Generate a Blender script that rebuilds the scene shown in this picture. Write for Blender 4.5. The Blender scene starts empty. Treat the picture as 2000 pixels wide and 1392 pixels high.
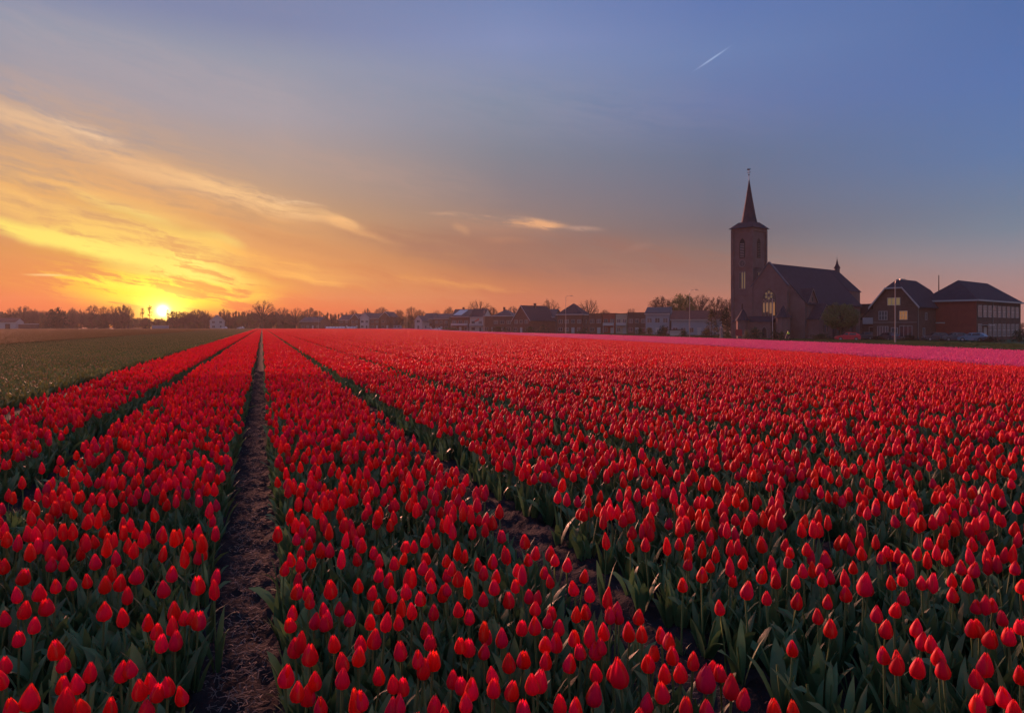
import bpy, bmesh, math, random
import numpy as np
from mathutils import Vector, Matrix
random.seed(7); rng = np.random.default_rng(7)
R = math.radians
HAZE_DENS, HAZE_G = .00016, .25
scene = bpy.context.scene
COL = scene.collection

# ------------------------------------------------------------------ camera
CAMZ = 1.42; F = 1400.0; CX, HY = 1000.0, 638.0     # photo pixels (2000 x 1392)
cam_d = bpy.data.cameras.new('camera'); cam = bpy.data.objects.new('camera', cam_d); COL.objects.link(cam)
cam.location = (0, 0, CAMZ); cam.rotation_euler = (R(90), 0, 0)
cam_d.sensor_width = 36; cam_d.lens = F/2000*36; cam_d.shift_y = (HY-696)/2000.0
cam_d.clip_start = 0.05; cam_d.clip_end = 5000
scene.camera = cam
scene.render.engine = 'CYCLES'
scene.view_settings.view_transform = 'Standard'; scene.view_settings.look = 'None'
scene.view_settings.exposure = 0.8; scene.view_settings.gamma = 1
scene.cycles.use_denoising = True
scene.cycles.max_bounces = 6; scene.cycles.diffuse_bounces = 3; scene.cycles.glossy_bounces = 2
scene.cycles.transmission_bounces = 3; scene.cycles.volume_bounces = 1; scene.cycles.transparent_max_bounces = 6
scene.cycles.caustics_reflective = False; scene.cycles.caustics_refractive = False

def lin(c):
    return tuple(((v/255)/12.92 if v/255 <= .04045 else ((v/255+.055)/1.055)**2.4) for v in c)+(1,)

# ------------------------------------------------------------------ sky
SUN_AZ = math.atan2(318-CX, F); SUN_EL = R(1.15)
w = bpy.data.worlds.new('World'); scene.world = w; w.use_nodes = True
NT = w.node_tree; NT.nodes.clear()
def nd(t, **k):
    n = NT.nodes.new(t)
    for a, b in k.items(): setattr(n, a, b)
    return n
def lk(a, b): NT.links.new(a, b)
def mth(op, a, b=None, c=None, clamp=False):
    n = nd('ShaderNodeMath', operation=op, use_clamp=clamp)
    for i, v in enumerate((a, b, c)):
        if v is None: continue
        if isinstance(v, (int, float)): n.inputs[i].default_value = v
        else: lk(v, n.inputs[i])
    return n.outputs[0]
def mixc(fac, a, b, bt='MIX'):
    n = nd('ShaderNodeMix', data_type='RGBA', blend_type=bt, clamp_factor=True)
    for s, v in ((n.inputs[0], fac), (n.inputs[6], a), (n.inputs[7], b)):
        if isinstance(v, (int, float)): s.default_value = v
        elif isinstance(v, tuple): s.default_value = v
        else: lk(v, s)
    return n.outputs[2]
tc = nd('ShaderNodeTexCoord'); sep = nd('ShaderNodeSeparateXYZ'); lk(tc.outputs['Generated'], sep.inputs[0])
gx, gy, gzz = sep.outputs
AZ = mth('ARCTAN2', gx, gy); EL = mth('ARCSINE', gzz)
ELD = mth('MULTIPLY', mth('MAXIMUM', EL, 0.0), 57.29578/90)          # 0..1 over 0..90 deg
rel = mth('ABSOLUTE', mth('SUBTRACT', AZ, SUN_AZ))
rel = mth('MINIMUM', rel, mth('SUBTRACT', 2*math.pi, rel))
RELD = mth('MULTIPLY', rel, 57.29578)
def ramp(stops):
    n = nd('ShaderNodeValToRGB'); cr = n.color_ramp
    while len(cr.elements) > 1: cr.elements.remove(cr.elements[-1])
    for i, (e, c) in enumerate(sorted(stops)):
        el = cr.elements[0] if i == 0 else cr.elements.new(e/90)
        el.position = e/90; el.color = lin(c)
    lk(ELD, n.inputs[0]); return n.outputs[0]
TOP = [(38, (100, 124, 172)), (60, (92, 116, 168)), (90, (86, 110, 164))]
rs = [
 (8,  [(0,(214,98,44)),(1.4,(226,110,48)),(2.8,(228,134,66)),(5,(224,150,86)),(6.8,(214,156,102)),(8.6,(200,156,114)),(10.4,(186,155,130)),(12.8,(174,155,146)),(15.6,(164,157,164)),(19.5,(146,152,170)),(22,(126,136,170)),(38,(104,124,170))]+TOP[1:]),
 (26, [(0,(184,96,60)),(1.5,(190,102,64)),(3.2,(182,111,76)),(5.6,(157,116,94)),(8.4,(141,122,116)),(10.8,(131,125,131)),(13.6,(124,130,144)),(17.4,(123,138,162)),(21.7,(128,143,184)),(24.5,(114,134,180))]+TOP),
 (42, [(0,(160,98,80)),(1.9,(162,104,86)),(3.5,(153,114,98)),(5.4,(128,114,110)),(7.3,(110,106,113)),(9.3,(104,110,126)),(13,(98,114,142)),(16.7,(100,120,165)),(20.2,(104,128,176)),(23.6,(94,120,175))]+TOP),
 (61, [(0,(158,112,105)),(1.3,(160,119,114)),(3,(154,130,130)),(4.6,(136,135,144)),(6.3,(113,130,148)),(7.9,(104,125,151)),(11.2,(90,120,165)),(16,(84,115,171)),(20.5,(80,110,166)),(38,(88,115,168))]+TOP[1:]),
 (120,[(0,(150,118,124)),(2,(158,124,132)),(5,(160,142,156)),(9,(146,148,168)),(15,(126,140,174)),(38,(108,130,176))]+TOP[1:]),
]
base = ramp(rs[0][1]); prev = rs[0][0]
for d, st in rs[1:]:
    f = nd('ShaderNodeMapRange', interpolation_type='LINEAR'); lk(RELD, f.inputs[0])
    f.inputs[1].default_value = prev; f.inputs[2].default_value = d
    base = mixc(f.outputs[0], base, ramp(st)); prev = d
# high thin cloud: direction (azimuth, elevation) in radians, gently warped
cmb = nd('ShaderNodeCombineXYZ'); lk(AZ, cmb.inputs[0]); lk(EL, cmb.inputs[1])
P0 = cmb.outputs[0]
wn = nd('ShaderNodeTexNoise', noise_dimensions='2D'); wn.inputs['Scale'].default_value = 11; wn.inputs['Detail'].default_value = 8
lk(P0, wn.inputs['Vector'])
vs = nd('ShaderNodeVectorMath', operation='SUBTRACT'); lk(wn.outputs['Color'], vs.inputs[0]); vs.inputs[1].default_value = (.5, .5, .5)
vm = nd('ShaderNodeVectorMath', operation='MULTIPLY'); lk(vs.outputs[0], vm.inputs[0]); vm.inputs[1].default_value = (.055, .014, 0)
va = nd('ShaderNodeVectorMath', operation='ADD'); lk(vm.outputs[0], va.inputs[0]); lk(P0, va.inputs[1])
PW = va.outputs[0]
def streak(ang, sx, sy, detail=6, rough=.62, dist=.15):
    m = nd('ShaderNodeMapping', vector_type='POINT'); lk(PW, m.inputs[0])
    m.inputs['Rotation'].default_value = (0, 0, R(ang)); m.inputs['Scale'].default_value = (1, 1, 1)
    m2 = nd('ShaderNodeMapping', vector_type='POINT'); lk(m.outputs[0], m2.inputs[0]); m2.inputs['Scale'].default_value = (sx, sy, 1)
    n = nd('ShaderNodeTexNoise', noise_dimensions='2D'); lk(m2.outputs[0], n.inputs['Vector'])
    n.inputs['Scale'].default_value = 1; n.inputs['Detail'].default_value = detail; n.inputs['Roughness'].default_value = rough; n.inputs['Distortion'].default_value = dist
    return n.outputs['Fac']
ST = streak(12, 4.5, 42, 8, .66); ST2 = streak(8, 16, 170, 6)
ST3 = streak(16, 11, 34, 9, .7, .3)
STM = mth('ADD', mth('ADD', mth('MULTIPLY', ST, .9), mth('MULTIPLY', ST2, .45)), mth('MULTIPLY', ST3, .65))   # mean about 1
def azel(px, py):
    az = math.atan2(px-CX, F); return az, math.atan((HY-py)/F*math.cos(az))
def blob(px, py, L, W, ang, strength, col, soft=1.0, tex=1.0, warp=True):
    global base
    az, el = azel(px, py); c = math.cos(az)**1.5
    m = nd('ShaderNodeMapping', vector_type='TEXTURE'); lk(PW if warp else P0, m.inputs[0])
    m.inputs['Location'].default_value = (az, el, 0); m.inputs['Rotation'].default_value = (0, 0, R(-ang))
    m.inputs['Scale'].default_value = (L/F*c*1.5, W/F*c*1.6, 1)
    l = nd('ShaderNodeVectorMath', operation='LENGTH'); lk(m.outputs[0], l.inputs[0])
    r = nd('ShaderNodeMapRange', interpolation_type='SMOOTHERSTEP'); lk(l.outputs['Value'], r.inputs[0])
    r.inputs[1].default_value = 1.0; r.inputs[2].default_value = 1.0-soft; r.inputs[3].default_value = 0; r.inputs[4].default_value = strength
    k = r.outputs[0]
    if tex:
        t = nd('ShaderNodeMapRange', interpolation_type='SMOOTHSTEP'); lk(STM, t.inputs[0])
        t.inputs[1].default_value = 1-.30*tex; t.inputs[2].default_value = 1+.22*tex; t.inputs[3].default_value = .12; t.inputs[4].default_value = 1.5
        k = mth('MULTIPLY', k, t.outputs[0], clamp=True)
    base = mixc(k, base, lin(col))
# broad warm veils
blob(150, 330, 420, 150, 12, .42, (222,172,122), tex=.9)
blob(120, 400, 480, 70, 13, .50, (250,190,110), tex=1)
blob(470, 455, 420, 80, 13, .45, (240,175,105), tex=1)
blob(700, 545, 420, 60, 5, .35, (205,135,80), tex=1)
blob(60, 240, 230, 26, 9, .5, (226,190,156), tex=1)
blob(170, 256, 90, 11, 15, .6, (236,198,160), tex=.6)
blob(300, 335, 330, 24, 15, .52, (238,188,136), tex=1)
blob(480, 385, 170, 22, 12, .8, (244,196,138), tex=.8)
blob(560, 392, 60, 7, 5, .6, (246,206,160), tex=.6)
blob(60, 365, 260, 30, 9, .4, (250,196,118), tex=.9)
blob(320, 550, 260, 50, 3, .55, (255,190,50), tex=.35)
blob(290, 500, 200, 52, 12, .65, (255,214,90), tex=.5)
blob(322, 572, 150, 34, 2, .8, (255,228,40), tex=.25)
blob(210, 488, 300, 19, 11, .95, (255,228,110), tex=.5)
blob(300, 512, 180, 30, 14, .95, (255,240,112), tex=.4)
blob(300, 465, 190, 58, 13, .55, (255,216,112), tex=.9)
blob(170, 440, 220, 30, 12, .4, (250,200,110), tex=1)
blob(262, 418, 110, 11, 17, .75, (255,228,128), tex=.7)
blob(330, 455, 150, 16, 14, .6, (255,220,110), tex=.7)
blob(420, 466, 60, 10, 12, .65, (255,224,120), tex=.5)
blob(380, 512, 52, 15, 34, .95, (255,238,120), tex=.3)
blob(320, 558, 190, 16, 5, .85, (255,240,70), tex=.4)
blob(520, 505, 170, 14, 13, .5, (252,186,92), tex=.8)
blob(590, 540, 110, 9, 12, .5, (255,188,92), tex=.7)
blob(662, 436, 56, 12, 10, .95, (246,190,128), tex=.35)
blob(715, 458, 80, 7, 16, .6, (250,188,120), tex=.35)
blob(950, 424, 110, 5, 4, .5, (214,172,138), tex=.5)
blob(1040, 438, 56, 9, 2, .8, (236,176,128), tex=.3)
blob(965, 445, 130, 30, 5, .3, (190,142,112), tex=.9)
blob(893, 448, 18, 10, 20, .4, (210,160,120), tex=.3)
blob(975, 470, 45, 8, 2, .4, (205,150,112), tex=.5)
blob(1135, 447, 45, 6, 4, .42, (196,158,138), tex=.4)
blob(1245, 488, 40, 7, -12, .3, (170,142,130), tex=.6)
blob(860, 552, 170, 8, 6, .45, (226,154,84), tex=.7)
blob(1150, 505, 460, 46, 4, .6, (146,106,94), tex=1)
blob(860, 480, 300, 26, 6, .4, (168,122,98), tex=1)
blob(700, 330, 300, 40, 9, .16, (196,160,140), tex=1)
blob(1000, 200, 520, 70, 6, .10, (170,160,175), tex=1)
blob(300, 130, 420, 60, 8, .16, (190,172,170), tex=1)
blob(1480, 545, 300, 26, 2, .25, (140,108,100), tex=1)
blob(250, 420, 300, 14, 12, .35, (206,140,86), tex=1)
blob(560, 470, 260, 18, 12, .35, (192,132,92), tex=1)
blob(120, 500, 220, 14, 8, .45, (214,146,76), tex=1)
blob(92, 537, 40, 2.6, -1, .75, (255,212,140), tex=0, warp=False)
blob(1391, 115, 36, 1.9, -28, .55, (175,195,232), tex=0, warp=False)
blob(1352, 112, 40, 2, 180, .0, (175,195,232), tex=0, warp=False)
# glow around the low sun and the sun itself
def halo(sx, sy, strength, col):
    global base
    m = nd('ShaderNodeMapping', vector_type='TEXTURE'); lk(P0, m.inputs[0])
    m.inputs['Location'].default_value = (SUN_AZ, SUN_EL, 0); m.inputs['Scale'].default_value = (R(sx), R(sy), 1)
    l = nd('ShaderNodeVectorMath', operation='LENGTH'); lk(m.outputs[0], l.inputs[0])
    e = mth('EXPONENT', mth('MULTIPLY', mth('MULTIPLY', l.outputs['Value'], l.outputs['Value']), -1))
    v = nd('ShaderNodeMix', data_type='RGBA', blend_type='ADD', clamp_result=False, clamp_factor=False)
    lk(mth('MULTIPLY', e, strength), v.inputs[0]); lk(base, v.inputs[6]); v.inputs[7].default_value = col
    base = v.outputs[2]
halo(11, 4.5, .08, (1, .45, .06, 1))
halo(3.4, 2.1, .42, (1, .62, .03, 1))
halo(1.35, 1.05, 1.8, (1, .75, .12, 1))
halo(.34, .34, 6, (1, .8, .45, 1))
bg = nd('ShaderNodeBackground'); lk(base, bg.inputs[0]); bg.inputs[1].default_value = .575
out = nd('ShaderNodeOutputWorld'); lk(bg.outputs[0], out.inputs[0])
w.cycles.sampling_method = 'MANUAL'; w.cycles.sample_map_resolution = 1024

sd = bpy.data.lights.new('sun', 'SUN'); sun = bpy.data.objects.new('sun', sd); COL.objects.link(sun)
sd.energy = 5.0; sd.angle = R(12); sd.color = (1, .37, .25)
SE = R(8.0)
sdir = Vector((math.sin(SUN_AZ)*math.cos(SE), math.cos(SUN_AZ)*math.cos(SE), math.sin(SE)))
sun.rotation_euler = sdir.to_track_quat('Z', 'Y').to_euler()

# ------------------------------------------------------------------ materials
MATS = {}
def mat(name, col, rough=.8, spec=.3, noise=None, bump=None, metal=0, trans=0, emit=None, rnd=0.0, nscale=3.0, col2=None):
    """col/col2 linear rgb; noise = strength of mottling; rnd = per-object random value change"""
    if name in MATS: return MATS[name]
    m = bpy.data.materials.new(name); m.use_nodes = True; MATS[name] = m
    nt = m.node_tree; b = nt.nodes['Principled BSDF']
    b.inputs['Roughness'].default_value = rough; b.inputs['Specular IOR Level'].default_value = spec; b.inputs['Metallic'].default_value = metal
    c = nt.nodes.new('ShaderNodeRGB'); c.outputs[0].default_value = tuple(col)+(1,); cur = c.outputs[0]
    tcn = nt.nodes.new('ShaderNodeTexCoord')
    if noise:
        n = nt.nodes.new('ShaderNodeTexNoise'); n.inputs['Scale'].default_value = nscale; n.inputs['Detail'].default_value = 6; n.inputs['Roughness'].default_value = .65
        nt.links.new(tcn.outputs['Object'], n.inputs['Vector'])
        mr = nt.nodes.new('ShaderNodeMapRange'); nt.links.new(n.outputs['Fac'], mr.inputs[0]); mr.inputs[1].default_value = .3; mr.inputs[2].default_value = .7
        mx = nt.nodes.new('ShaderNodeMix'); mx.data_type = 'RGBA'
        nt.links.new(mr.outputs[0], mx.inputs[0])
        c2 = col2 if col2 else tuple(v*(1-noise) for v in col)
        nt.links.new(cur, mx.inputs[6]); mx.inputs[7].default_value = tuple(c2)+(1,)
        cur = mx.outputs[2]
    if rnd:
        oi = nt.nodes.new('ShaderNodeObjectInfo')
        hs = nt.nodes.new('ShaderNodeHueSaturation'); nt.links.new(cur, hs.inputs['Color'])
        mr = nt.nodes.new('ShaderNodeMapRange'); nt.links.new(oi.outputs['Random'], mr.inputs[0]); mr.inputs[3].default_value = 1-rnd; mr.inputs[4].default_value = 1+rnd
        nt.links.new(mr.outputs[0], hs.inputs['Value']); cur = hs.outputs[0]
    nt.links.new(cur, b.inputs['Base Color'])
    if bump:
        n = nt.nodes.new('ShaderNodeTexNoise'); n.inputs['Scale'].default_value = bump[0]; n.inputs['Detail'].default_value = 5
        nt.links.new(tcn.outputs['Object'], n.inputs['Vector'])
        bn = nt.nodes.new('ShaderNodeBump'); bn.inputs['Strength'].default_value = 1; bn.inputs['Distance'].default_value = bump[1]
        nt.links.new(n.outputs['Fac'], bn.inputs['Height']); nt.links.new(bn.outputs[0], b.inputs['Normal'])
    if trans:
        tr = nt.nodes.new('ShaderNodeBsdfTranslucent'); nt.links.new(cur, tr.inputs[0])
        ms = nt.nodes.new('ShaderNodeMixShader'); ms.inputs[0].default_value = trans
        o = nt.nodes['Material Output']
        nt.links.new(b.outputs[0], ms.inputs[1]); nt.links.new(tr.outputs[0], ms.inputs[2]); nt.links.new(ms.outputs[0], o.inputs[0])
    if emit:
        b.inputs['Emission Color'].default_value = tuple(emit[:3])+(1,); b.inputs['Emission Strength'].default_value = emit[3]
    return m

def petal_mat(name, body, margin, trans=.35, base_tint=None):
    """petal: body colour, paler margin from the 'edge' attribute, slight change per flower ('rnd' attribute + object random)"""
    m = bpy.data.materials.new(name); m.use_nodes = True; MATS[name] = m
    nt = m.node_tree; b = nt.nodes['Principled BSDF']; L = nt.links.new
    at = nt.nodes.new('ShaderNodeAttribute'); at.attribute_name = 'edge'
    ar = nt.nodes.new('ShaderNodeAttribute'); ar.attribute_name = 'rnd'
    oi = nt.nodes.new('ShaderNodeObjectInfo')
    vt = nt.nodes.new('ShaderNodeTexCoord'); vmp = nt.nodes.new('ShaderNodeMapping'); vmp.inputs['Scale'].default_value = (26, 26, 1.6)
    vn = nt.nodes.new('ShaderNodeTexNoise'); vn.inputs['Scale'].default_value = 1; vn.inputs['Detail'].default_value = 3
    L(vt.outputs['Object'], vmp.inputs[0]); L(vmp.outputs[0], vn.inputs['Vector'])
    ad = nt.nodes.new('ShaderNodeMath'); ad.operation = 'ADD'; L(ar.outputs['Fac'], ad.inputs[0]); L(oi.outputs['Random'], ad.inputs[1])
    fr = nt.nodes.new('ShaderNodeMath'); fr.operation = 'FRACT'; L(ad.outputs[0], fr.inputs[0])
    mx = nt.nodes.new('ShaderNodeMix'); mx.data_type = 'RGBA'; mx.inputs[6].default_value = body+(1,); mx.inputs[7].default_value = margin+(1,)
    L(at.outputs['Fac'], mx.inputs[0])
    hs = nt.nodes.new('ShaderNodeHueSaturation'); L(mx.outputs[2], hs.inputs['Color'])
    m1 = nt.nodes.new('ShaderNodeMapRange'); L(fr.outputs[0], m1.inputs[0]); m1.inputs[3].default_value = .487; m1.inputs[4].default_value = .509; L(m1.outputs[0], hs.inputs['Hue'])
    w2 = nt.nodes.new('ShaderNodeMath'); w2.operation = 'MULTIPLY'; L(fr.outputs[0], w2.inputs[0]); w2.inputs[1].default_value = 7.31
    f2 = nt.nodes.new('ShaderNodeMath'); f2.operation = 'FRACT'; L(w2.outputs[0], f2.inputs[0])
    m2 = nt.nodes.new('ShaderNodeMapRange'); L(f2.outputs[0], m2.inputs[0]); m2.inputs[3].default_value = .86; m2.inputs[4].default_value = 1.03; L(m2.outputs[0], hs.inputs['Value'])
    vr = nt.nodes.new('ShaderNodeMapRange'); L(vn.outputs['Fac'], vr.inputs[0]); vr.inputs[1].default_value = .3; vr.inputs[2].default_value = .7; vr.inputs[3].default_value = .82; vr.inputs[4].default_value = 1.04
    vx = nt.nodes.new('ShaderNodeMix'); vx.data_type = 'RGBA'; vx.blend_type = 'MULTIPLY'; vx.inputs[0].default_value = 1.0; L(hs.outputs[0], vx.inputs[6]); L(vr.outputs[0], vx.inputs[7])
    L(vx.outputs[2], b.inputs['Base Color']); b.inputs['Roughness'].default_value = .5; b.inputs['Specular IOR Level'].default_value = .18
    b.inputs['Sheen Weight'].default_value = .05; b.inputs['Sheen Tint'].default_value = (1, .3, .4, 1)
    tr = nt.nodes.new('ShaderNodeBsdfTranslucent'); L(hs.outputs[0], tr.inputs[0])
    ms = nt.nodes.new('ShaderNodeMixShader'); ms.inputs[0].default_value = trans
    L(b.outputs[0], ms.inputs[1]); L(tr.outputs[0], ms.inputs[2]); L(ms.outputs[0], nt.nodes['Material Output'].inputs[0])
    return m
M_RED = petal_mat('red_petal', (.97, .010, .042), (1.0, .11, .055), .50)
M_PINK = petal_mat('pink_petal', (.93, .11, .36), (.98, .26, .50), .45)
M_YEL = petal_mat('yellow_petal', (.46, .33, .13), (.62, .45, .2), .35)
M_ORA = petal_mat('orange_petal', (.42, .24, .07), (.6, .36, .10), .35)
M_LEAF = mat('tulip_leaf', (.100, .200, .075), .5, .35, noise=.4, nscale=14, trans=.22, rnd=.25, col2=(.055, .13, .052))
M_STEM = mat('tulip_stem', (.12, .20, .07), .55, .3, trans=.1)
M_LEAF2 = mat('olive_leaf', (.22, .24, .07), .55, .3, noise=.4, nscale=14, trans=.25, rnd=.2)
M_SOIL = mat('soil', (.034, .029, .028), .95, .1, noise=.6, nscale=2.2, bump=(30, .02), col2=(.022, .019, .018))
M_PATH = mat('path_soil', (.036, .031, .033), .95, .1, noise=.6, nscale=9, bump=(55, .012), col2=(.024, .019, .019))
M_STRAW = mat('straw', (.21, .18, .155), .8, .2, noise=.7, nscale=6, col2=(.12, .085, .07))
M_GRASS = mat('grass', (.060, .12, .035), .8, .2, noise=.5, nscale=.6, rnd=.2)
M_ROAD = mat('asphalt', (.06, .06, .065), .8, .3, noise=.3, nscale=2)

# ------------------------------------------------------------------ helpers
def gz(x, y):
    t = np.clip((np.asarray(x)+.17*np.asarray(y)-5)/35.0, 0, 1)
    return -.98*t*t*(3-2*t)
def pos(px, d, z=None):
    x = (px-CX)/F*d
    return Vector((x, d, float(gz(x, d)) if z is None else z))
def ground_pt(px, py, h=0.0):
    """point at height h above the terrain that shows at this photo pixel"""
    d = F*(CAMZ-h)/(py-HY)
    for _ in range(12):
        x = (px-CX)/F*d; d = F*(CAMZ-h-float(gz(x, d)))/(py-HY)
    return Vector(((px-CX)/F*d, d, float(gz((px-CX)/F*d, d))+h))
def link(o): COL.objects.link(o); return o
def tag(o, label=None, cat=None, group=None, kind=None):
    if label: o['label'] = label
    if cat: o['category'] = cat
    if group: o['group'] = group
    if kind: o['kind'] = kind
    return o
def empty(name, loc, rz=0, label=None, cat=None, group=None):
    o = bpy.data.objects.new(name, None); link(o); o.location = loc; o.rotation_euler = (0, 0, rz); o.empty_display_size = .3
    return tag(o, label, cat, group)
def mesh_of(name, v, f, m=None, smooth=False, attrs=None):
    me = bpy.data.meshes.new(name); me.from_pydata([tuple(p) for p in v], [], f); me.update()
    if m: me.materials.append(m)
    if smooth: me.shade_smooth()
    for k, a in (attrs or {}).items():
        at = me.attributes.new(k, 'FLOAT', 'POINT'); at.data.foreach_set('value', np.asarray(a, dtype=np.float32))
    return me
class MB:
    def __init__(s): s.v = []; s.f = []
    def add(s, v, f):
        n = len(s.v); s.v += [Vector(p) for p in v]; s.f += [tuple(i+n for i in q) for q in f]; return s
    def box(s, x0, x1, y0, y1, z0, z1):
        return s.add([(x0,y0,z0),(x1,y0,z0),(x1,y1,z0),(x0,y1,z0),(x0,y0,z1),(x1,y0,z1),(x1,y1,z1),(x0,y1,z1)],
                     [(0,3,2,1),(4,5,6,7),(0,1,5,4),(1,2,6,5),(2,3,7,6),(3,0,4,7)])
    def prism(s, poly, axis, a, b):
        """poly: 2D outline; axis 'y': points (x,z) extruded y a..b; 'x': points (y,z); 'z': (x,y)"""
        n = len(poly)
        mk = {'y': lambda p, t: (p[0], t, p[1]), 'x': lambda p, t: (t, p[0], p[1]), 'z': lambda p, t: (p[0], p[1], t)}[axis]
        v = [mk(p, a) for p in poly]+[mk(p, b) for p in poly]
        f = [tuple(range(n))[::-1], tuple(range(n, 2*n))]+[(i, (i+1) % n, (i+1) % n+n, i+n) for i in range(n)]
        return s.add(v, f)
    def tube(s, pts, rad, n=6, cap=True):
        pts = [Vector(p) for p in pts]; rings = []
        for i, p in enumerate(pts):
            d = (pts[min(i+1, len(pts)-1)]-pts[max(i-1, 0)]).normalized()
            u = d.orthogonal().normalized() if abs(d.z) > .99 else d.cross(Vector((0, 0, 1))).normalized()
            vv = d.cross(u)
            r = rad[i] if isinstance(rad, (list, tuple)) else rad
            rings.append([p+(u*math.cos(2*math.pi*k/n)+vv*math.sin(2*math.pi*k/n))*r for k in range(n)])
        v = [q for r_ in rings for q in r_]
        f = [(i*n+k, i*n+(k+1) % n, (i+1)*n+(k+1) % n, (i+1)*n+k) for i in range(len(pts)-1) for k in range(n)]
        if cap: f += [tuple(range(n))[::-1], tuple(range((len(pts)-1)*n, len(pts)*n))]
        return s.add(v, f)
    def lathe(s, prof, n=8, c=(0, 0, 0), rot=0):
        v = [(c[0]+r*math.cos(rot+2*math.pi*k/n), c[1]+r*math.sin(rot+2*math.pi*k/n), c[2]+z) for r, z in prof for k in range(n)]
        f = [(i*n+k, i*n+(k+1) % n, (i+1)*n+(k+1) % n, (i+1)*n+k) for i in range(len(prof)-1) for k in range(n)]
        f += [tuple(range(n))[::-1], tuple(range((len(prof)-1)*n, len(prof)*n))]
        return s.add(v, f)
    def build(s, name, m, parent=None, smooth=False, loc=None, rz=0):
        me = mesh_of(name, s.v, s.f, m, smooth)
        bm = bmesh.new(); bm.from_mesh(me); bmesh.ops.recalc_face_normals(bm, faces=bm.faces); bm.to_mesh(me); bm.free()
        o = bpy.data.objects.new(name, me); link(o)
        if parent: o.parent = parent
        if loc is not None: o.location = loc; o.rotation_euler = (0, 0, rz)
        return o
def inst(name, me, parent=None, loc=(0, 0, 0), rot=(0, 0, 0), scale=(1, 1, 1)):
    o = bpy.data.objects.new(name, me); link(o); o.location = loc; o.rotation_euler = rot; o.scale = scale
    if parent: o.parent = parent
    return o

def scatter(name, protos, pts, rot, scl, idx, label, cat):
    """one 'stuff' object: the prototypes instanced on points"""
    c = bpy.data.collections.new(name+'_kinds')
    for i, me in enumerate(protos):
        o = bpy.data.objects.new('%s_kind' % name + '.%03d' % i, me); c.objects.link(o)
    me = bpy.data.meshes.new(name); me.vertices.add(len(pts)); me.vertices.foreach_set('co', np.asarray(pts, dtype=np.float32).ravel())
    a = me.attributes.new('rot', 'FLOAT_VECTOR', 'POINT'); a.data.foreach_set('vector', np.asarray(rot, dtype=np.float32).ravel())
    a = me.attributes.new('scl', 'FLOAT_VECTOR', 'POINT'); a.data.foreach_set('vector', np.asarray(scl, dtype=np.float32).ravel())
    a = me.attributes.new('idx', 'INT', 'POINT'); a.data.foreach_set('value', np.asarray(idx, dtype=np.int32))
    me.update()
    for p in protos:
        for mm in p.materials:
            if mm and mm.name not in [q.name for q in me.materials]: me.materials.append(mm)
    o = link(bpy.data.objects.new(name, me)); tag(o, label, cat, None, 'stuff')
    g = bpy.data.node_groups.new(name, 'GeometryNodeTree')
    g.interface.new_socket('Geometry', in_out='INPUT', socket_type='NodeSocketGeometry'); g.interface.new_socket('Geometry', in_out='OUTPUT', socket_type='NodeSocketGeometry')
    gi = g.nodes.new('NodeGroupInput'); go = g.nodes.new('NodeGroupOutput')
    ci = g.nodes.new('GeometryNodeCollectionInfo'); ci.inputs['Collection'].default_value = c
    ci.inputs['Separate Children'].default_value = True; ci.inputs['Reset Children'].default_value = True
    ip = g.nodes.new('GeometryNodeInstanceOnPoints'); ip.inputs['Pick Instance'].default_value = True
    def na(n, t):
        q = g.nodes.new('GeometryNodeInputNamedAttribute'); q.data_type = t; q.inputs['Name'].default_value = n; return q.outputs[0]
    e2r = g.nodes.new('FunctionNodeEulerToRotation'); g.links.new(na('rot', 'FLOAT_VECTOR'), e2r.inputs[0])
    g.links.new(gi.outputs[0], ip.inputs['Points']); g.links.new(ci.outputs[0], ip.inputs['Instance'])
    g.links.new(na('idx', 'INT'), ip.inputs['Instance Index']); g.links.new(e2r.outputs[0], ip.inputs['Rotation'])
    g.links.new(na('scl', 'FLOAT_VECTOR'), ip.inputs['Scale']); g.links.new(ip.outputs[0], go.inputs[0])
    md = o.modifiers.new('scatter', 'NODES'); md.node_group = g
    return o

# ------------------------------------------------------------------ ground
TH = math.atan2(CX-512, F)                       # the rows run away to the left of the view
ct, st = math.cos(TH), math.sin(TH)
def st_xy(s, t): return s*ct-t*st, s*st+t*ct
def xy_st(x, y): return x*ct+y*st, -x*st+y*ct
PITCH = 1.65; P0S = -.08                          # path k is centred on s = P0S + k*PITCH
def grid_sheet(name, xs, ys, m, dz=0, label=None):
    X, Y = np.meshgrid(xs, ys); Z = gz(X, Y)+dz
    v = np.stack([X.ravel(), Y.ravel(), Z.ravel()], 1); nx = len(xs)
    f = [(j*nx+i, j*nx+i+1, (j+1)*nx+i+1, (j+1)*nx+i) for j in range(len(ys)-1) for i in range(nx-1)]
    o = link(bpy.data.objects.new(name, mesh_of(name, v, f, m, True))); return tag(o, label, None, None, 'structure')
xs = np.concatenate([np.linspace(-900, -100, 12), np.linspace(-95, 95, 90), np.linspace(100, 900, 12)])
ys = np.concatenate([np.linspace(-500, -10, 8), np.linspace(0, 200, 90), np.linspace(210, 900, 25)])
grid_sheet('ground', xs, ys, M_SOIL, -.012)

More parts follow.
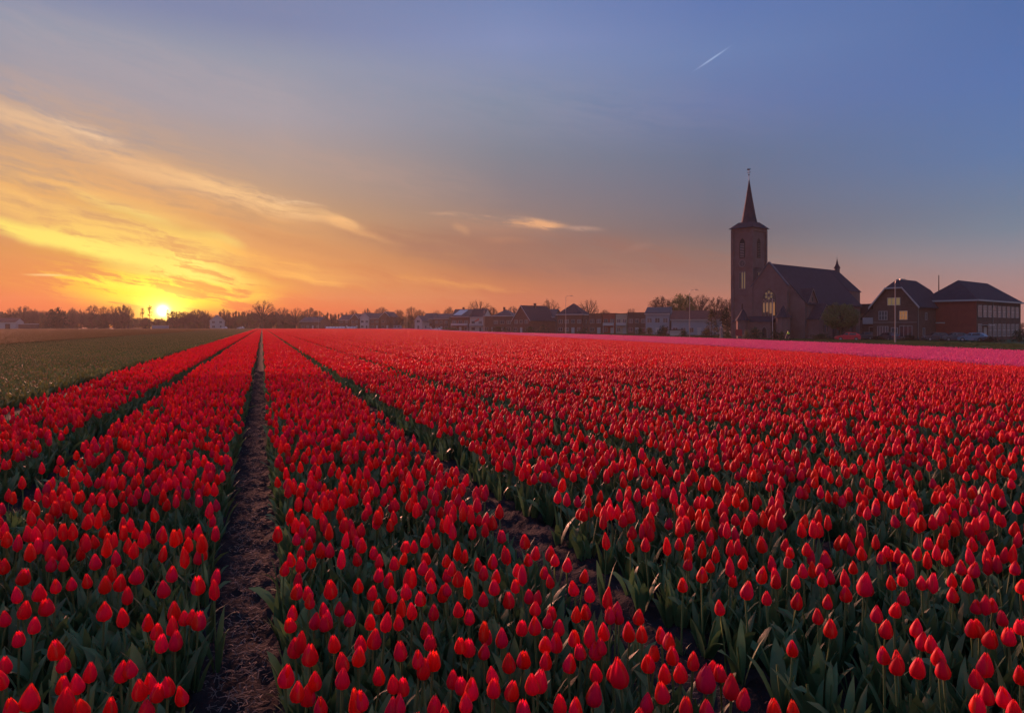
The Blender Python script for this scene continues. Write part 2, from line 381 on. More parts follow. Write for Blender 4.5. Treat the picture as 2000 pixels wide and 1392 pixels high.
# curves of the field edge and the road, as lateral x for a given depth y
LOW = ([20, 34.5, 50, 76, 114, 250, 390, 430], [24.6, 24.4, 24, 21.7, 12, -27, -84, -100])      # near edge of the pink strip
UPP = ([30, 60, 82, 122, 187, 350, 430], [43, 42.5, 41, 35, 20, -37, -72])                     # far edge of the pink strip
def lowx(y): return np.interp(y, *LOW)
def uppx(y): return np.interp(y, *UPP)
def ribbon(name, off0, off1, m, dz, label=None):
    yy = np.concatenate([np.arange(-40, 200, 6), np.arange(200, 450, 15)])
    xb = np.interp(yy, [-40]+UPP[0], [44]+UPP[1])
    v = []; f = []
    for i, (x, y) in enumerate(zip(xb, yy)):
        v += [(x+off0, y, float(gz(x+off0, y))+dz), (x+off1, y, float(gz(x+off1, y))+dz)]
        if i: f.append((2*i-2, 2*i-1, 2*i+1, 2*i))
    o = link(bpy.data.objects.new(name, mesh_of(name, v, f, m))); return tag(o, label, None, None, 'structure')
ribbon('verge', 1.0, 90, M_GRASS, .004)
ribbon('road', 9.0, 15.0, M_ROAD, .012)
ribbon('cycle_path', 5.2, 7.2, mat('path_tiles', (.16, .14, .13), .85, .2, noise=.3), .012)

# lumpy soil of the two nearest furrows
for k, ln in ((-1, 16), (0, 24), (1, 18), (2, 14)):
    s0 = P0S+k*PITCH; ss = np.linspace(-.30, .30, 22); tt = np.linspace(.6, ln, int(ln*26))
    S, T = np.meshgrid(ss, tt); X, Y = st_xy(S+s0, T)
    Z = gz(X, Y)+.01-.035*np.cos(np.clip(S/.3, -1, 1)*math.pi/2)**2 + .045*(rng.random(X.shape)-.5)*(rng.random(X.shape) > .4) + .02*np.sin(T*9+S*21)*np.sin(T*5.3-S*13)
    v = np.stack([X.ravel(), Y.ravel(), Z.ravel()+.03], 1); nx = len(ss)
    f = [(j*nx+i, j*nx+i+1, (j+1)*nx+i+1, (j+1)*nx+i) for j in range(len(tt)-1) for i in range(nx-1)]
    tag(link(bpy.data.objects.new('path', mesh_of('path', v, f, M_PATH, True))), None, None, None, 'structure')

# straw litter in the furrows (most in the one running up the picture)
v = []; f = []
for k, n, ln in ((0, 5200, 26), (1, 700, 10), (-1, 500, 12)):
    for _ in range(n):
        t = 1.6+(ln-1.6)*random.random()**1.7; s = P0S+k*PITCH+random.gauss(0, .075 if k == 0 else .1)
        L = random.uniform(.015, .055); a = random.uniform(0, 6.28); wd = random.uniform(.0008, .0018)
        x, y = st_xy(s, t); z = float(gz(x, y))+random.uniform(.028, .05); tl = random.uniform(-.3, .45)
        dx, dy, dz_ = math.cos(a)*L*math.cos(tl), math.sin(a)*L*math.cos(tl), math.sin(tl)*L; nx_, ny_ = -math.sin(a)*wd, math.cos(a)*wd
        b = len(v); bz = random.uniform(-.006, .01)
        v += [(x-nx_, y-ny_, z), (x+nx_, y+ny_, z), (x+dx/2+nx_, y+dy/2+ny_, z+dz_/2+bz), (x+dx/2-nx_, y+dy/2-ny_, z+dz_/2+bz), (x+dx+nx_, y+dy+ny_, z+dz_), (x+dx-nx_, y+dy-ny_, z+dz_)]
        f += [(b, b+1, b+2, b+3), (b+3, b+2, b+4, b+5)]
tag(link(bpy.data.objects.new('straw', mesh_of('straw', v, f, M_STRAW))), 'dry straw and dead stalks littering the bare furrow between tulip beds', 'straw', None, 'stuff')

# ------------------------------------------------------------------ tulip pieces (height of a flower = 1)
def petal(ang, openn, inner, rs_, hh=1.0, nt_=9, na_=7):
    v = []; f = []; e = []
    Rm = .300*(.90 if inner else 1.0); lean = rs_.uniform(-.02, .02)
    for i in range(nt_):
        t = i/(nt_-1)
        if t < .38: r = Rm*math.sqrt(max(0, 1-(1-t/.38)**2))*.98+.02
        else: r = Rm*(1-((t-.38)/.62)**1.6*(.92-openn))
        wt = 1.12*(1-max(0, (t-.55)/.45)**2.2) if t > .55 else 1.12*(.45+.55*min(1, t/.3))
        wt = max(wt, .02)
        for j in range(na_):
            a = -1+2*j/(na_-1)
            rr = r*(1+.05*a*a*(1 if not inner else .3))+.012*(1-a*a)*(t > .1)+lean*t
            th = ang+a*wt
            zt = t*hh-(.05*a*a*t)
            v.append((rr*math.cos(th), rr*math.sin(th), zt))
            e.append(max(0, (abs(a)-.72)/.28)**1.5*.75*min(1, t*2.2)+max(0, (t-.86)/.14)*.35)
    for i in range(nt_-1):
        for j in range(na_-1):
            a = i*na_+j; f.append((a, a+1, a+na_+1, a+na_))
    return v, f, e
def join(parts):
    v = []; f = []; e = []
    for pv, pf, pe in parts:
        n = len(v); v += pv; f += [tuple(i+n for i in q) for q in pf]; e += pe
    return v, f, e
rp = random.Random(3)
NV = 7; CORE = []; PET = []
for k in range(NV):
    op = [.02, .05, 0, .16, .04, .34, .10][k]; hh = [1, 1.05, .95, .98, 1.08, .9, 1][k]; r0 = rp.uniform(0, 6.28)
    cv, cf, ce = join([petal(r0+math.pi/3+i*2*math.pi/3, op*.8, True, rp, hh*.985) for i in range(3)])
    CORE.append(mesh_of('flower', cv, cf, M_RED, True, {'edge': ce, 'rnd': [0]*len(cv)}))
    PET.append([mesh_of('petal', *(lambda q: (q[0], q[1]))(pp), M_RED, True, {'edge': pp[2], 'rnd': [0]*len(pp[0])})
                for pp in [petal(r0+i*2*math.pi/3+rp.uniform(-.12, .12), op, False, rp, hh*rp.uniform(.94, 1.0)) for i in range(3)]])
def leaf_geo(rl, L, W, ang, bend, n=7, fold=.35, base_z=0.0, twist=0.0):
    v = []; f = []
    for i in range(n):
        t = i/(n-1); wd = W*(math.sin(math.pi*min(1, t*.93+.07))**.75)*(1-t*.25)
        el_ = 1.45-bend*t**1.6*1.4
        # integrate the midrib
        if i == 0: p = Vector((0.008, 0, base_z))
        else: p = p+Vector((math.cos(el_), 0, math.sin(el_)))*L/(n-1)
        tw = twist*t
        for j in (-1, 0, 1):
            q = p+Vector((-abs(j)*fold*wd*.5*math.sin(el_)*-1, j*wd*math.cos(tw), abs(j)*fold*wd*.5*math.cos(el_)+j*wd*math.sin(tw)))
            v.append((q.x*math.cos(ang)-q.y*math.sin(ang), q.x*math.sin(ang)+q.y*math.cos(ang), q.z))
    for i in range(n-1):
        for j in (0, 1):
            a = i*3+j; f.append((a, a+1, a+4, a+3))
    return v, f
LEAF = []
for k in range(9):
    v_, f_ = leaf_geo(rp, rp.uniform(.19, .30), rp.uniform(.022, .036), 0, rp.uniform(.15, .8), 8, rp.uniform(.3, .7), 0.0, rp.uniform(-.8, .8))
    LEAF.append(mesh_of('leaf', v_, f_, M_LEAF, True))
STEMH = .28
def stem_geo(dx, dy, h=STEMH, n=5):
    mb = MB(); mb.tube([(0, 0, -.02), (dx*.3, dy*.3, h*.5), (dx, dy, h+.004)], [.0045, .004, .0045], n, False); return mb.v, mb.f
STEM = []; SOFF = []
for k in range(5):
    dx, dy = rp.uniform(-.03, .03), rp.uniform(-.03, .03); SOFF.append((dx, dy)); v_, f_ = stem_geo(dx, dy); STEM.append(mesh_of('stem', v_, f_, M_STEM, True))

# whole plants as one mesh (used only for the masses that nobody could count)
def plant_mesh(name, k, head_scale=.088, mat_head=M_RED, nleaf=3, head=True, h=STEMH, seed=0):
    r_ = random.Random(seed); v = []; f = []; e = []; mi = []
    def put(pv, pf, pe, m):
        n = len(v); v.extend(pv); f.extend([tuple(i+n for i in q) for q in pf]); e.extend(pe if pe else [0]*len(pv)); mi.extend([m]*len(pf))
    dx, dy = r_.uniform(-.03, .03), r_.uniform(-.03, .03)
    sv, sf = stem_geo(dx, dy, h, 4); put(sv, sf, None, 2)
    if head:
        tl = Matrix.Rotation(r_.uniform(-.12, .12), 3, 'X') @ Matrix.Rotation(r_.uniform(-.12, .12), 3, 'Y'); r0 = r_.uniform(0, 6.28); op = r_.choice([0, .03, .06, .1, .2])
        for inner in (True, False):
            for i in range(3):
                pv, pf, pe = petal(r0+(math.pi/3 if inner else 0)+i*2*math.pi/3, op, inner, r_, r_.uniform(.93, 1.0), 6, 5)
                put([tuple(tl @ (Vector(p)*head_scale)+Vector((dx, dy, h))) for p in pv], pf, pe, 0)
    a0 = r_.uniform(0, 6.28)
    for i in range(nleaf):
        lv, lf = leaf_geo(r_, r_.uniform(.18, .28), r_.uniform(.020, .034), a0+i*2.2+r_.uniform(-.4, .4), r_.uniform(.2, .9), 6, .5, 0, r_.uniform(-.8, .8)); put(lv, lf, None, 1)
    me = bpy.data.meshes.new(name); me.from_pydata([tuple(p) for p in v], [], f); me.materials.append(mat_head); me.materials.append(M_LEAF); me.materials.append(M_STEM)
    me.polygons.foreach_set('material_index', mi); me.shade_smooth()
    a = me.attributes.new('edge', 'FLOAT', 'POINT'); a.data.foreach_set('value', e)
    return me
# a metre of bed seen from afar
def bed_patch(name, mat_head, wid, length, dens, head_scale, seed, leaf_dens=None, h=STEMH, hvar=.03, sides=6, ragged=0.0, lm=None):
    r_ = np.random.default_rng(seed); rr = random.Random(seed); v = []; f = []; e = []; rn = []; mi = []
    def put(pv, pf, m, rv, ev=0):
        n = len(v); v.extend(pv); f.extend([tuple(i+n for i in q) for q in pf]); e.extend([ev]*len(pv) if not isinstance(ev, list) else ev); rn.extend([rv]*len(pv)); mi.extend([m]*len(pf))
    n = int(wid*length*dens); nx = max(1, int(round(math.sqrt(n*wid/length)))); ny = max(1, n//nx)
    for i in range(nx):
        for j in range(ny):
            x = (i+.5+rr.uniform(-.55, .55))/nx*wid-wid/2; y = (j+.5+rr.uniform(-.55, .55))/ny*length-length/2
            z = h+rr.gauss(0, hvar); s = head_scale*rr.uniform(.85, 1.15); rv = rr.random(); tx, ty = rr.uniform(-.2, .2)*s, rr.uniform(-.2, .2)*s; a0 = rr.uniform(0, 6.28)
            pv = []; pe = []
            for (rad, zz, ee) in ((.12, 0, 0), (.29, .2, 0), (.31, .42, .1), (.19, .78, .25), (.03, 1, .5)):
                for q in range(sides):
                    an = a0+q*2*math.pi/sides; k = 1+(.1 if q % 2 else -.06)
                    pv.append((x+rad*k*s*math.cos(an)+tx*zz, y+rad*k*s*math.sin(an)+ty*zz, z+zz*s)); pe.append(ee+(.25 if q % 2 else 0))
            pf = [(r2*sides+q, r2*sides+(q+1) % sides, (r2+1)*sides+(q+1) % sides, (r2+1)*sides+q) for r2 in range(4) for q in range(sides)]
            put(pv, pf, 0, rv, pe)
            put([(x-.004, y, 0), (x+.004, y, 0), (x+.004, y, z), (x-.004, y, z)], [(0, 1, 2, 3)], 2, rv)
    nl = int(wid*length*(leaf_dens or dens*1.6))
    for _ in range(nl):
        x, y = rr.uniform(-wid/2, wid/2), rr.uniform(-length/2, length/2)
        lv, lf = leaf_geo(rr, rr.uniform(.19, .29)*h/STEMH, rr.uniform(.02, .034), rr.uniform(0, 6.28), rr.uniform(.2, .9), 4, .4)
        put([(a+x, b+y, c) for a, b, c in lv], lf, 1, rr.random())
    me = bpy.data.meshes.new(name); me.from_pydata(v, [], f); me.materials.append(mat_head); me.materials.append(lm or M_LEAF); me.materials.append(M_STEM)
    me.polygons.foreach_set('material_index', mi); me.shade_smooth()
    for nm, arr in (('edge', e), ('rnd', rn)):
        a = me.attributes.new(nm, 'FLOAT', 'POINT'); a.data.foreach_set('value', arr)
    return me

# ------------------------------------------------------------------ the tulips nearest the camera, one by one
Z6 = [(20,350,115),(415,335,110),(330,340,105),(130,315,85),(622,325,110),(895,315,90),(880,405,140),(1210,315,100),(1318,290,85),(1115,405,110),(1372,440,85),(145,415,130),(118,540,115),(150,635,135),(255,520,130),(305,610,140),(365,480,105),(465,462,95),(573,450,90),(722,398,80),(680,470,130),(775,460,120),(828,548,120),(675,645,140),(803,690,130),(1070,495,135),(1290,470,150),(1410,500,55),(37,690,95),(125,815,130),(220,735,90),(375,890,150),(410,980,100),(960,720,110),(1015,775,90),(1048,850,140),(1140,835,150),(1135,650,140),(1205,685,90),(1240,680,90),(1290,700,150),(1110,750,80),(35,990,130),(15,1090,140),(580,1045,130),(510,1115,150),(785,1040,150),(850,1015,90),(405,1120,110),(915,1150,160),(985,1110,120),(1015,1170,110),(1093,1130,150),(1195,1190,140),(185,1210,190),(80,1265,120),(425,1240,200),(715,1270,140),(540,1270,110),(955,1275,130)]
Z2 = [(355,45,110),(175,45,80),(130,115,90),(235,105,90),(265,175,90),(340,200,100),(290,265,90),(235,310,100),(293,345,110),(360,318,105),(180,370,100),(605,70,90),(440,130,90),(400,165,100),(580,135,80),(530,200,85),(430,245,120),(480,245,110),(550,328,75),(660,190,95),(685,215,110),(665,305,100),(740,150,80),(770,265,100),(845,125,85),(870,30,80),(968,50,75),(918,100,70),(1070,45,75),(970,220,100),(1030,225,90),(905,330,105),(955,300,90),(1100,180,110),(1035,145,70),(1200,190,60),(800,320,100),(795,400,120),(860,440,120),(1110,300,100),(1085,360,110),(1135,410,110),(1048,435,85),(1145,480,90),(955,450,80),(980,520,110),(885,530,130),(1220,55,90),(1260,105,90),(1333,110,100),(1395,110,75),(1330,20,100),(1450,50,110),(1545,50,110),(1485,150,110),(1590,130,80),(1690,110,100),(1625,80,70),(1740,70,80),(1640,20,70),(1755,190,110),(1830,170,90),(1310,260,80),(1350,290,90),(1243,315,90),(1275,370,100),(1320,430,120),(1250,410,90),(1245,500,90),(1218,530,120),(1450,340,100),(1478,395,110),(1540,325,100),(1560,420,90),(1553,490,110),(1628,300,85),(1690,290,85),(1690,480,100),(1705,380,100),(1760,420,85),(1775,310,90),(1815,270,90),(1915,270,110),(1945,310,90),(1875,390,90),(1920,450,95),(1420,480,75),(1480,565,110),(1648,570,125),(1780,545,90),(1825,560,90),(1815,620,110),(260,510,130),(228,460,70),(345,530,110),(350,580,110),(490,500,140),(665,480,100),(750,525,100),(800,610,95),(1075,560,90),(1020,645,100),(1155,650,120),(545,625,100),(450,635,100),(453,720,120),(610,690,100),(375,710,100),(235,660,100),(230,725,120),(740,710,110),(840,720,135),(930,715,120),(930,645,80),(510,715,80),(765,820,150),(1115,770,100),(1135,840,100),(1320,630,110),(1390,680,110),(1460,770,80),(1495,810,110),(1600,820,140),(1730,740,130),(1815,740,130),(1895,700,110),(1925,650,100),(1970,750,110),(330,820,70),(255,875,150),(350,930,160),(515,855,130),(680,860,100),(665,945,130),(945,900,150),(1060,960,110),(1150,960,160),(1085,1020,150),(1330,860,110),(1390,870,150),(1480,900,100),(1740,950,140),(1650,980,150),(1885,850,110),(1955,845,150),(1885,960,140),(570,985,90),(190,1060,170),(385,1090,150),(560,1085,150),(805,1060,140),(900,1110,130),(955,1130,140),(1280,1085,120),(1340,1120,120),(1545,1060,140),(1545,1140,150),(1655,1160,150),(1400,1160,130),(1370,1240,150),(265,1170,120),(330,1180,180),(425,1260,120),(690,1220,140),(930,1260,140),(1160,1260,120),(1800,1110,160),(1835,1095,170),(1740,1280,100),(1980,1250,120),(700,1290,80),(1220,1290,80),(810,1300,60)]
Z8 = [(380,365,110),(495,440,110),(435,525,120),(540,570,120),(605,610,90),(445,710,120),(515,690,120),(640,670,90),(680,720,120),(725,670,130),(745,720,100),(640,830,120),(875,725,100),(815,830,150),(900,845,110),(430,870,130),(480,960,130),(480,840,80),(580,950,150),(625,930,120),(390,1040,160),(590,1110,150),(700,1110,130),(755,1120,220),(560,1260,190),(1040,850,120),(1085,895,120),(1115,990,150),(945,1040,150),(980,970,110),(1060,1120,140),(1170,1110,150),(1255,1030,140),(1050,1250,170),(1335,1150,220),(1390,1080,150),(1445,1110,140),(1520,1220,180),(1595,1300,150),(930,1320,120),(1205,1345,120),(1350,1360,100),(440,1360,100),(640,215,85),(820,230,55),(925,225,105),(1065,235,90),(855,150,90),(730,115,95),(785,110,110),(1020,130,85),(920,60,80),(1130,150,80),(1160,220,100),(1230,210,90),(1215,355,105),(1250,300,80),(1275,260,70),(1340,190,90),(1380,285,90),(1375,370,100),(1315,435,120),(1187,505,105),(1425,165,90),(1480,155,95),(1548,235,90),(1470,265,80),(1490,375,90),(1530,470,105),(1595,350,100),(1630,300,85),(1620,545,135),(1445,660,110),(1365,120,80),(1095,130,80)]
Z3 = [(300,215,110),(285,410,120),(325,555,90),(385,450,100),(420,405,80),(365,335,85),(440,210,95),(480,260,90),(467,320,90),(512,450,95),(515,575,125),(565,385,90),(600,365,80),(585,240,100),(630,295,80),(575,155,70),(635,100,110),(690,120,110),(710,170,90),(750,200,70),(672,370,100),(690,440,90),(740,425,100),(715,310,120),(718,580,110),(660,680,110),(740,760,130),(493,880,105),(838,195,110),(890,360,90),(875,440,80),(842,525,130),(955,470,170),(980,490,120),(900,240,75),(948,270,95),(930,150,80),(920,90,80),(970,195,80),(1010,200,80),(1010,110,90),(1075,120,110),(1105,50,80),(1070,150,80),(1075,295,90),(1100,250,90),(1130,275,95),(1190,290,80),(1230,310,95),(1208,88,85),(1295,150,80),(1300,270,100),(1288,395,80),(1140,460,90),(1195,370,90),(1215,435,100),(1210,555,110),(1155,630,110),(1040,660,125),(1095,760,130),(1380,200,100),(1445,180,80),(1490,205,80),(1440,280,80),(1400,320,75),(1335,460,90),(1385,455,100),(1440,480,90),(1530,445,100),(1540,540,105),(1640,470,120),(1665,370,120),(1595,360,110),(1560,290,90),(1530,320,80),(1690,290,80),(1665,210,100),(1755,180,90),(1760,240,80),(1775,310,80),(1760,370,90),(1840,290,90),(1865,270,80),(1880,345,90),(1940,365,100),(1975,480,100),(1935,185,85),(1850,80,80),(1730,45,70),(1610,100,70),(1480,40,80),(1690,610,100),(1730,610,90),(1795,600,110),(1865,690,100),(1660,755,130),(1710,755,130),(1770,820,140),(1900,800,150),(1985,740,120),(1295,760,110),(1330,840,130),(1400,860,110),(1445,940,120),(1480,1020,150),(1090,930,120),(1165,990,150),(1220,990,90),(1300,1005,160),(1740,1000,160),(1700,1080,100),(1765,1190,140),(1880,1205,110),(1695,1250,150),(1980,1060,130),(1940,1290,100),(375,1280,100),(505,1300,80)]
heads = []
for src, ox, sc in ((Z6, 0, 3.3333), (Z2, 500, 3.3333), (Z8, 1000, 3.55), (Z3, 1400, 3.3333)):
    for zx, zy, zh in src:
        if src is Z8 and zx < 360: continue
        heads.append((ox+zx/sc, 1000+zy/sc, zh/sc))
def ycut(px): return 1096 if px < 520 else 1052
heads = [h for h in heads if h[1] >= ycut(h[0])]
# rows hidden just below the picture edge and behind the front ones are left to the mass planting
heads.sort(key=lambda h: -h[2])
rt = random.Random(11)
def head_world(px, py, ph):
    hz = .32+rt.uniform(-.03, .03)
    p = ground_pt(px, py, hz); s = min(.104, max(.066, ph*p.y/F*.97)); return p, s, hz
near_pts = []
near_labels = {
 0: ('red tulip with orange petal margins in the bed left of the straw-littered furrow', 'tulips in the bed left of the straw furrow'),
 1: ('red tulip with orange petal margins in the bed between the straw-littered and the bare furrow', 'tulips in the bed right of the straw furrow'),
 2: ('red tulip in the wide planting beyond the bare earth furrow at lower right', 'tulips beyond the bare furrow at right')}
special = {(185,1210): 'big red tulip with an orange inner petal at the bottom left corner', (425,1240): 'largest red tulip at the lower left, standing in front of a shorter bloom',
           (493,880): 'lone short red tulip at the edge of the bare furrow at lower right', (1300,1005): 'plump blunt-topped red tulip with a pale margin line at lower right'}
nobj = 0
for (px, py, ph) in heads:
    p, s, hz = head_world(px, py, ph)
    base_z = p.z-hz
    if nobj >= 300:
        near_pts.append((p.x, p.y, base_z, hz, s)); continue
    nobj += 1
    si = rt.randrange(5); dx, dy = SOFF[si]; az_ = rt.uniform(0, 6.28); stemh = hz-s*.5
    zs = stemh/STEMH; cz, sz = math.cos(az_), math.sin(az_)
    ox, oy = dx*cz-dy*sz, dx*sz+dy*cz
    S_, T_ = xy_st(p.x, p.y); bed = 0 if S_ < P0S else (1 if S_ < P0S+PITCH else 2)
    grp = near_labels[bed][1]
    rel_ = (S_-P0S)/PITCH-math.floor((S_-P0S)/PITCH); k = rt.choice([0, 0, 1, 1, 2, 3, 3, 4, 4, 6, 6, 5])
    shape_ = 'slightly opened' if k in (3, 5) else ('tall pointed' if k in (1, 4) else 'closed egg-shaped')
    where_ = (('at the edge of the straw-littered furrow, left side' if rel_ > .72 else 'well inside the bed left of the straw-littered furrow') if bed == 0 else
              ('at the right-hand edge of the straw-littered furrow' if rel_ < .25 else 'at the left edge of the bare furrow' if rel_ > .72 else 'inside the bed between straw-littered and bare furrows') if bed == 1 else
              ('on the far edge of the bare furrow' if S_ < P0S+PITCH*1.32 else 'deep in the planting beyond the bare furrow'))
    row_ = 'in front' if py > 1250 else ('mid-way' if py > 1150 else 'farther back')
    lab = '%s red tulip %s, %s' % (shape_, where_, row_)
    for (ka, kb), sl in special.items():
        for ox0, sc0 in ((0, 3.3333), (1400, 3.3333)):
            if abs(ox0+ka/sc0-px) < .4 and abs(1000+kb/sc0-py) < .4 and ((ox0 == 0) == (sl.find('left') > 0)): lab = sl
    root = empty('tulip', (p.x-ox, p.y-oy, base_z), 0, lab, 'tulip', grp)
    inst('stem', STEM[si], root, (0, 0, 0), (0, 0, az_), (1, 1, zs))
    wd = s*rt.uniform(.92, 1.08)
    fl = inst('flower', CORE[k], root, (ox, oy, stemh), (rt.uniform(-.14, .14), rt.uniform(-.14, .14), rt.uniform(0, 6.28)), (wd, wd, s))
    for m_ in PET[k]: inst('petal', m_, fl)
    for i in range(3):
        sc = rt.uniform(.8, 1.1)*(.5 if abs(S_-P0S-PITCH) < .40 else 1)
        inst('leaf', rt.choice(LEAF), root, (0, 0, -.01), (0, 0, az_+i*2.2+rt.uniform(-.4, .4)), (sc, sc*1.1, sc))

# ------------------------------------------------------------------ the rest of the near field, to 17 m
T0 = 17.0
protos = [plant_mesh('tulip_plant', k, .092, M_RED, 3, True, STEMH, 50+k) for k in range(12)]
LEAFONLY = [plant_mesh('tulip_leaves', k, .09, M_RED, 4, False, .18, 80+k) for k in range(4)]
def in_red(s, t, x, y):
    k = np.floor((s-P0S)/PITCH); fs = (s-P0S)-k*PITCH
    ok = (fs > .19) & (fs < PITCH-.19)
    edge = (s > P0S-2*PITCH) & (x < lowx(y)-2.6)
    return ok & edge
dens = 90.0; sp = 1/math.sqrt(dens)
tt = np.arange(-6, T0, sp); ss = np.arange(-3.5, 24, sp)
S, T = np.meshgrid(ss, tt); S = S.ravel()+rng.uniform(-.6, .6, S.size)*sp; T = T.ravel()+rng.uniform(-.6, .6, T.size)*sp
X, Y = st_xy(S, T)
# ragged edges, sparser spots
from mathutils import noise as mnoise
nz = np.array([mnoise.noise(Vector((a*1.3, b*1.3, 0))) for a, b in zip(X, Y)])
k_ = np.floor((S-P0S)/PITCH); fs = (S-P0S)-k_*PITCH
ed = np.minimum(fs, PITCH-fs); lim = .17+.05*nz+rng.uniform(-.03, .05, S.size)
lim = np.where((np.abs(k_*PITCH+P0S+np.where(fs < PITCH/2, 0, PITCH)-P0S-2*PITCH) < .1), lim*.85, lim)
m = (ed > lim) & (S > P0S-2*PITCH) & (Y > .55) & (np.abs(X) < .80*Y+4) & (rng.random(S.size) < .90+1.1*nz)
hz_ = .32+rng.normal(0, .026, S.size)
PXs = CX+F*X/np.maximum(Y, .1); PYs = HY+F*(CAMZ-gz(X, Y)-hz_)/np.maximum(Y, .1)
yc = np.where(PXs < 520, 1096, 1052)
inframe = (PYs > yc-6) & (PYs < 1412) & (PXs > -8) & (PXs < 2008)
full = m & ~inframe; lf = m & inframe
N1 = full.sum()
pts = [np.stack([X[full], Y[full], gz(X, Y)[full]], 1)]
h1 = hz_[full]; scl = [np.stack([rng.uniform(.72, .98, N1)]*2+[h1/.32*.98], 1)]; idx = [rng.integers(0, 12, N1)]
if near_pts:
    a = np.array(near_pts); pts.append(a[:, :3]); scl.append(np.stack([a[:, 4]/.092, a[:, 4]/.092, a[:, 3]/.32], 1)); idx.append(rng.integers(0, 12, len(a)))
pts = np.concatenate(pts); scl = np.concatenate(scl); idx = np.concatenate(idx)
rot = np.stack([rng.normal(0, .05, len(pts)), rng.normal(0, .05, len(pts)), rng.uniform(0, 6.28, len(pts))], 1)
scatter('tulips', protos, pts, rot, scl, idx, 'dense red tulips filling the near beds between the furrows', 'tulips')
# foliage between the flowers, and the leafy flanks of the beds
ns = 9000; Sx = rng.uniform(-3.5, 22, int(ns*3.9)); Tx = T0*rng.random(int(ns*3.9))**.7
X2, Y2 = st_xy(Sx, Tx); k2 = np.floor((Sx-P0S)/PITCH); f2 = (Sx-P0S)-k2*PITCH; e2 = np.minimum(f2, PITCH-f2)
d1 = Sx-P0S-PITCH
mm = (e2 > np.where(np.abs(Sx-P0S) < .5, .19, np.where((d1 > 0) & (d1 < .6), .34, np.where((d1 < 0) & (d1 > -.6), .24, .15)))) & (Y2 > .55) & (np.abs(X2) < .8*Y2+4) & (Sx > P0S-2*PITCH+.1)
pp = np.stack([X2[mm], Y2[mm], gz(X2, Y2)[mm]], 1)
pp = np.concatenate([pp, np.stack([X[lf], Y[lf], gz(X, Y)[lf]], 1)]); n_ = len(pp)
sc_ = rng.uniform(.75, 1.1, n_)
scatter('tulip_foliage', LEAFONLY, pp, np.stack([rng.normal(0, .08, n_), rng.normal(0, .08, n_), rng.uniform(0, 6.28, n_)], 1), np.stack([sc_, sc_, sc_], 1), rng.integers(0, 4, n_),
        'dark green tulip leaves crowding between the stems of the near beds', 'leaves')

# ------------------------------------------------------------------ beds beyond, a metre at a time
BW = PITCH-.33
RP = [bed_patch('bed_piece', M_RED, BW, 1.0, 90, .082, 200+i, 170) for i in range(5)]
def patches(name, protos_, cond, s_rng, t_rng, step_s, step_t, label, cat, jitter=.03, s0=P0S+PITCH/2, zs=1.0):
    k0 = math.floor((s_rng[0]-s0)/step_s); k1 = math.ceil((s_rng[1]-s0)/step_s)
    P = []
    for k in range(k0, k1+1):
        s = s0+k*step_s; t = np.arange(t_rng[0], t_rng[1], step_t); x, y = st_xy(s, t)
        ok = cond(np.full_like(t, s), t, x, y) & (y > .4) & (np.abs(x) < .80*y+12)
        P.append(np.stack([x[ok]+rng.uniform(-jitter, jitter, ok.sum()), y[ok], gz(x[ok], y[ok])], 1))
    P = np.concatenate(P); n = len(P)
    rot = np.zeros((n, 3)); rot[:, 2] = TH+np.where(rng.random(n) < .5, math.pi, 0)
    sc = np.ones((n, 3)); sc[:, 2] = zs*rng.uniform(.95, 1.05, n); sc[:, 0] *= np.where(rng.random(n) < .5, 1, 1); 
    return scatter(name, protos_, P, rot, sc, rng.integers(0, len(protos_), n), label, cat)
patches('tulip_field', RP, lambda s, t, x, y: (x < lowx(y)-2.6) & (t < 430), (-1*PITCH, 150), (T0+.5, 430), PITCH, 1.0,
        'wide field of red tulips running in straight beds to the village', 'tulip field')
patches('tulip_rows', RP, lambda s, t, x, y: (s > -5.5), (-5.1, -1.7), (T0+.5, 430), PITCH, 1.0,
        'two red tulip beds at the left beside the pale unopened field', 'tulip bed') if False else None
GP = [bed_patch('weed_piece', M_ORA, 3.0, 3.0, 3, .05, 230+i, 60, .18) for i in range(2)]
# pink strip along the road, and the unplanted green lane in front of it
PP = [bed_patch('pink_piece', M_PINK, 1.55, 1.5, 135, .085, 260+i, 120, .30, .055) for i in range(4)]
def strip(name, pr, inner, outer, step, label, cat):
    P = []
    y = 22.0
    while y < 430:
        a, b = inner(y), outer(y); n = max(1, int((b-a)/step))
        for i in range(n):
            x = a+(i+.5)*(b-a)/n
            if abs(x) < .8*y+6: P.append((x, y, float(gz(x, y))))
        y += step*.95
    P = np.array(P); n = len(P); rot = np.zeros((n, 3)); rot[:, 2] = rng.integers(0, 4, n)*math.pi/2
    return scatter(name, pr, P, rot, np.ones((n, 3)), rng.integers(0, len(pr), n), label, cat)
strip('pink_tulips', PP, lambda y: float(lowx(y)), lambda y: float(uppx(y)), 1.55, 'strip of pink tulips between the red field and the road', 'pink tulips')
LP = [bed_patch('lane_piece', M_RED, 1.4, 1.4, 12, .05, 280+i, 150, .20, lm=M_LEAF2) for i in range(3)]
strip('field_lane', LP, lambda y: float(lowx(y))-2.6, lambda y: float(lowx(y))-.1, 1.3, 'narrow green lane between the red and the pink tulips', 'weeds')
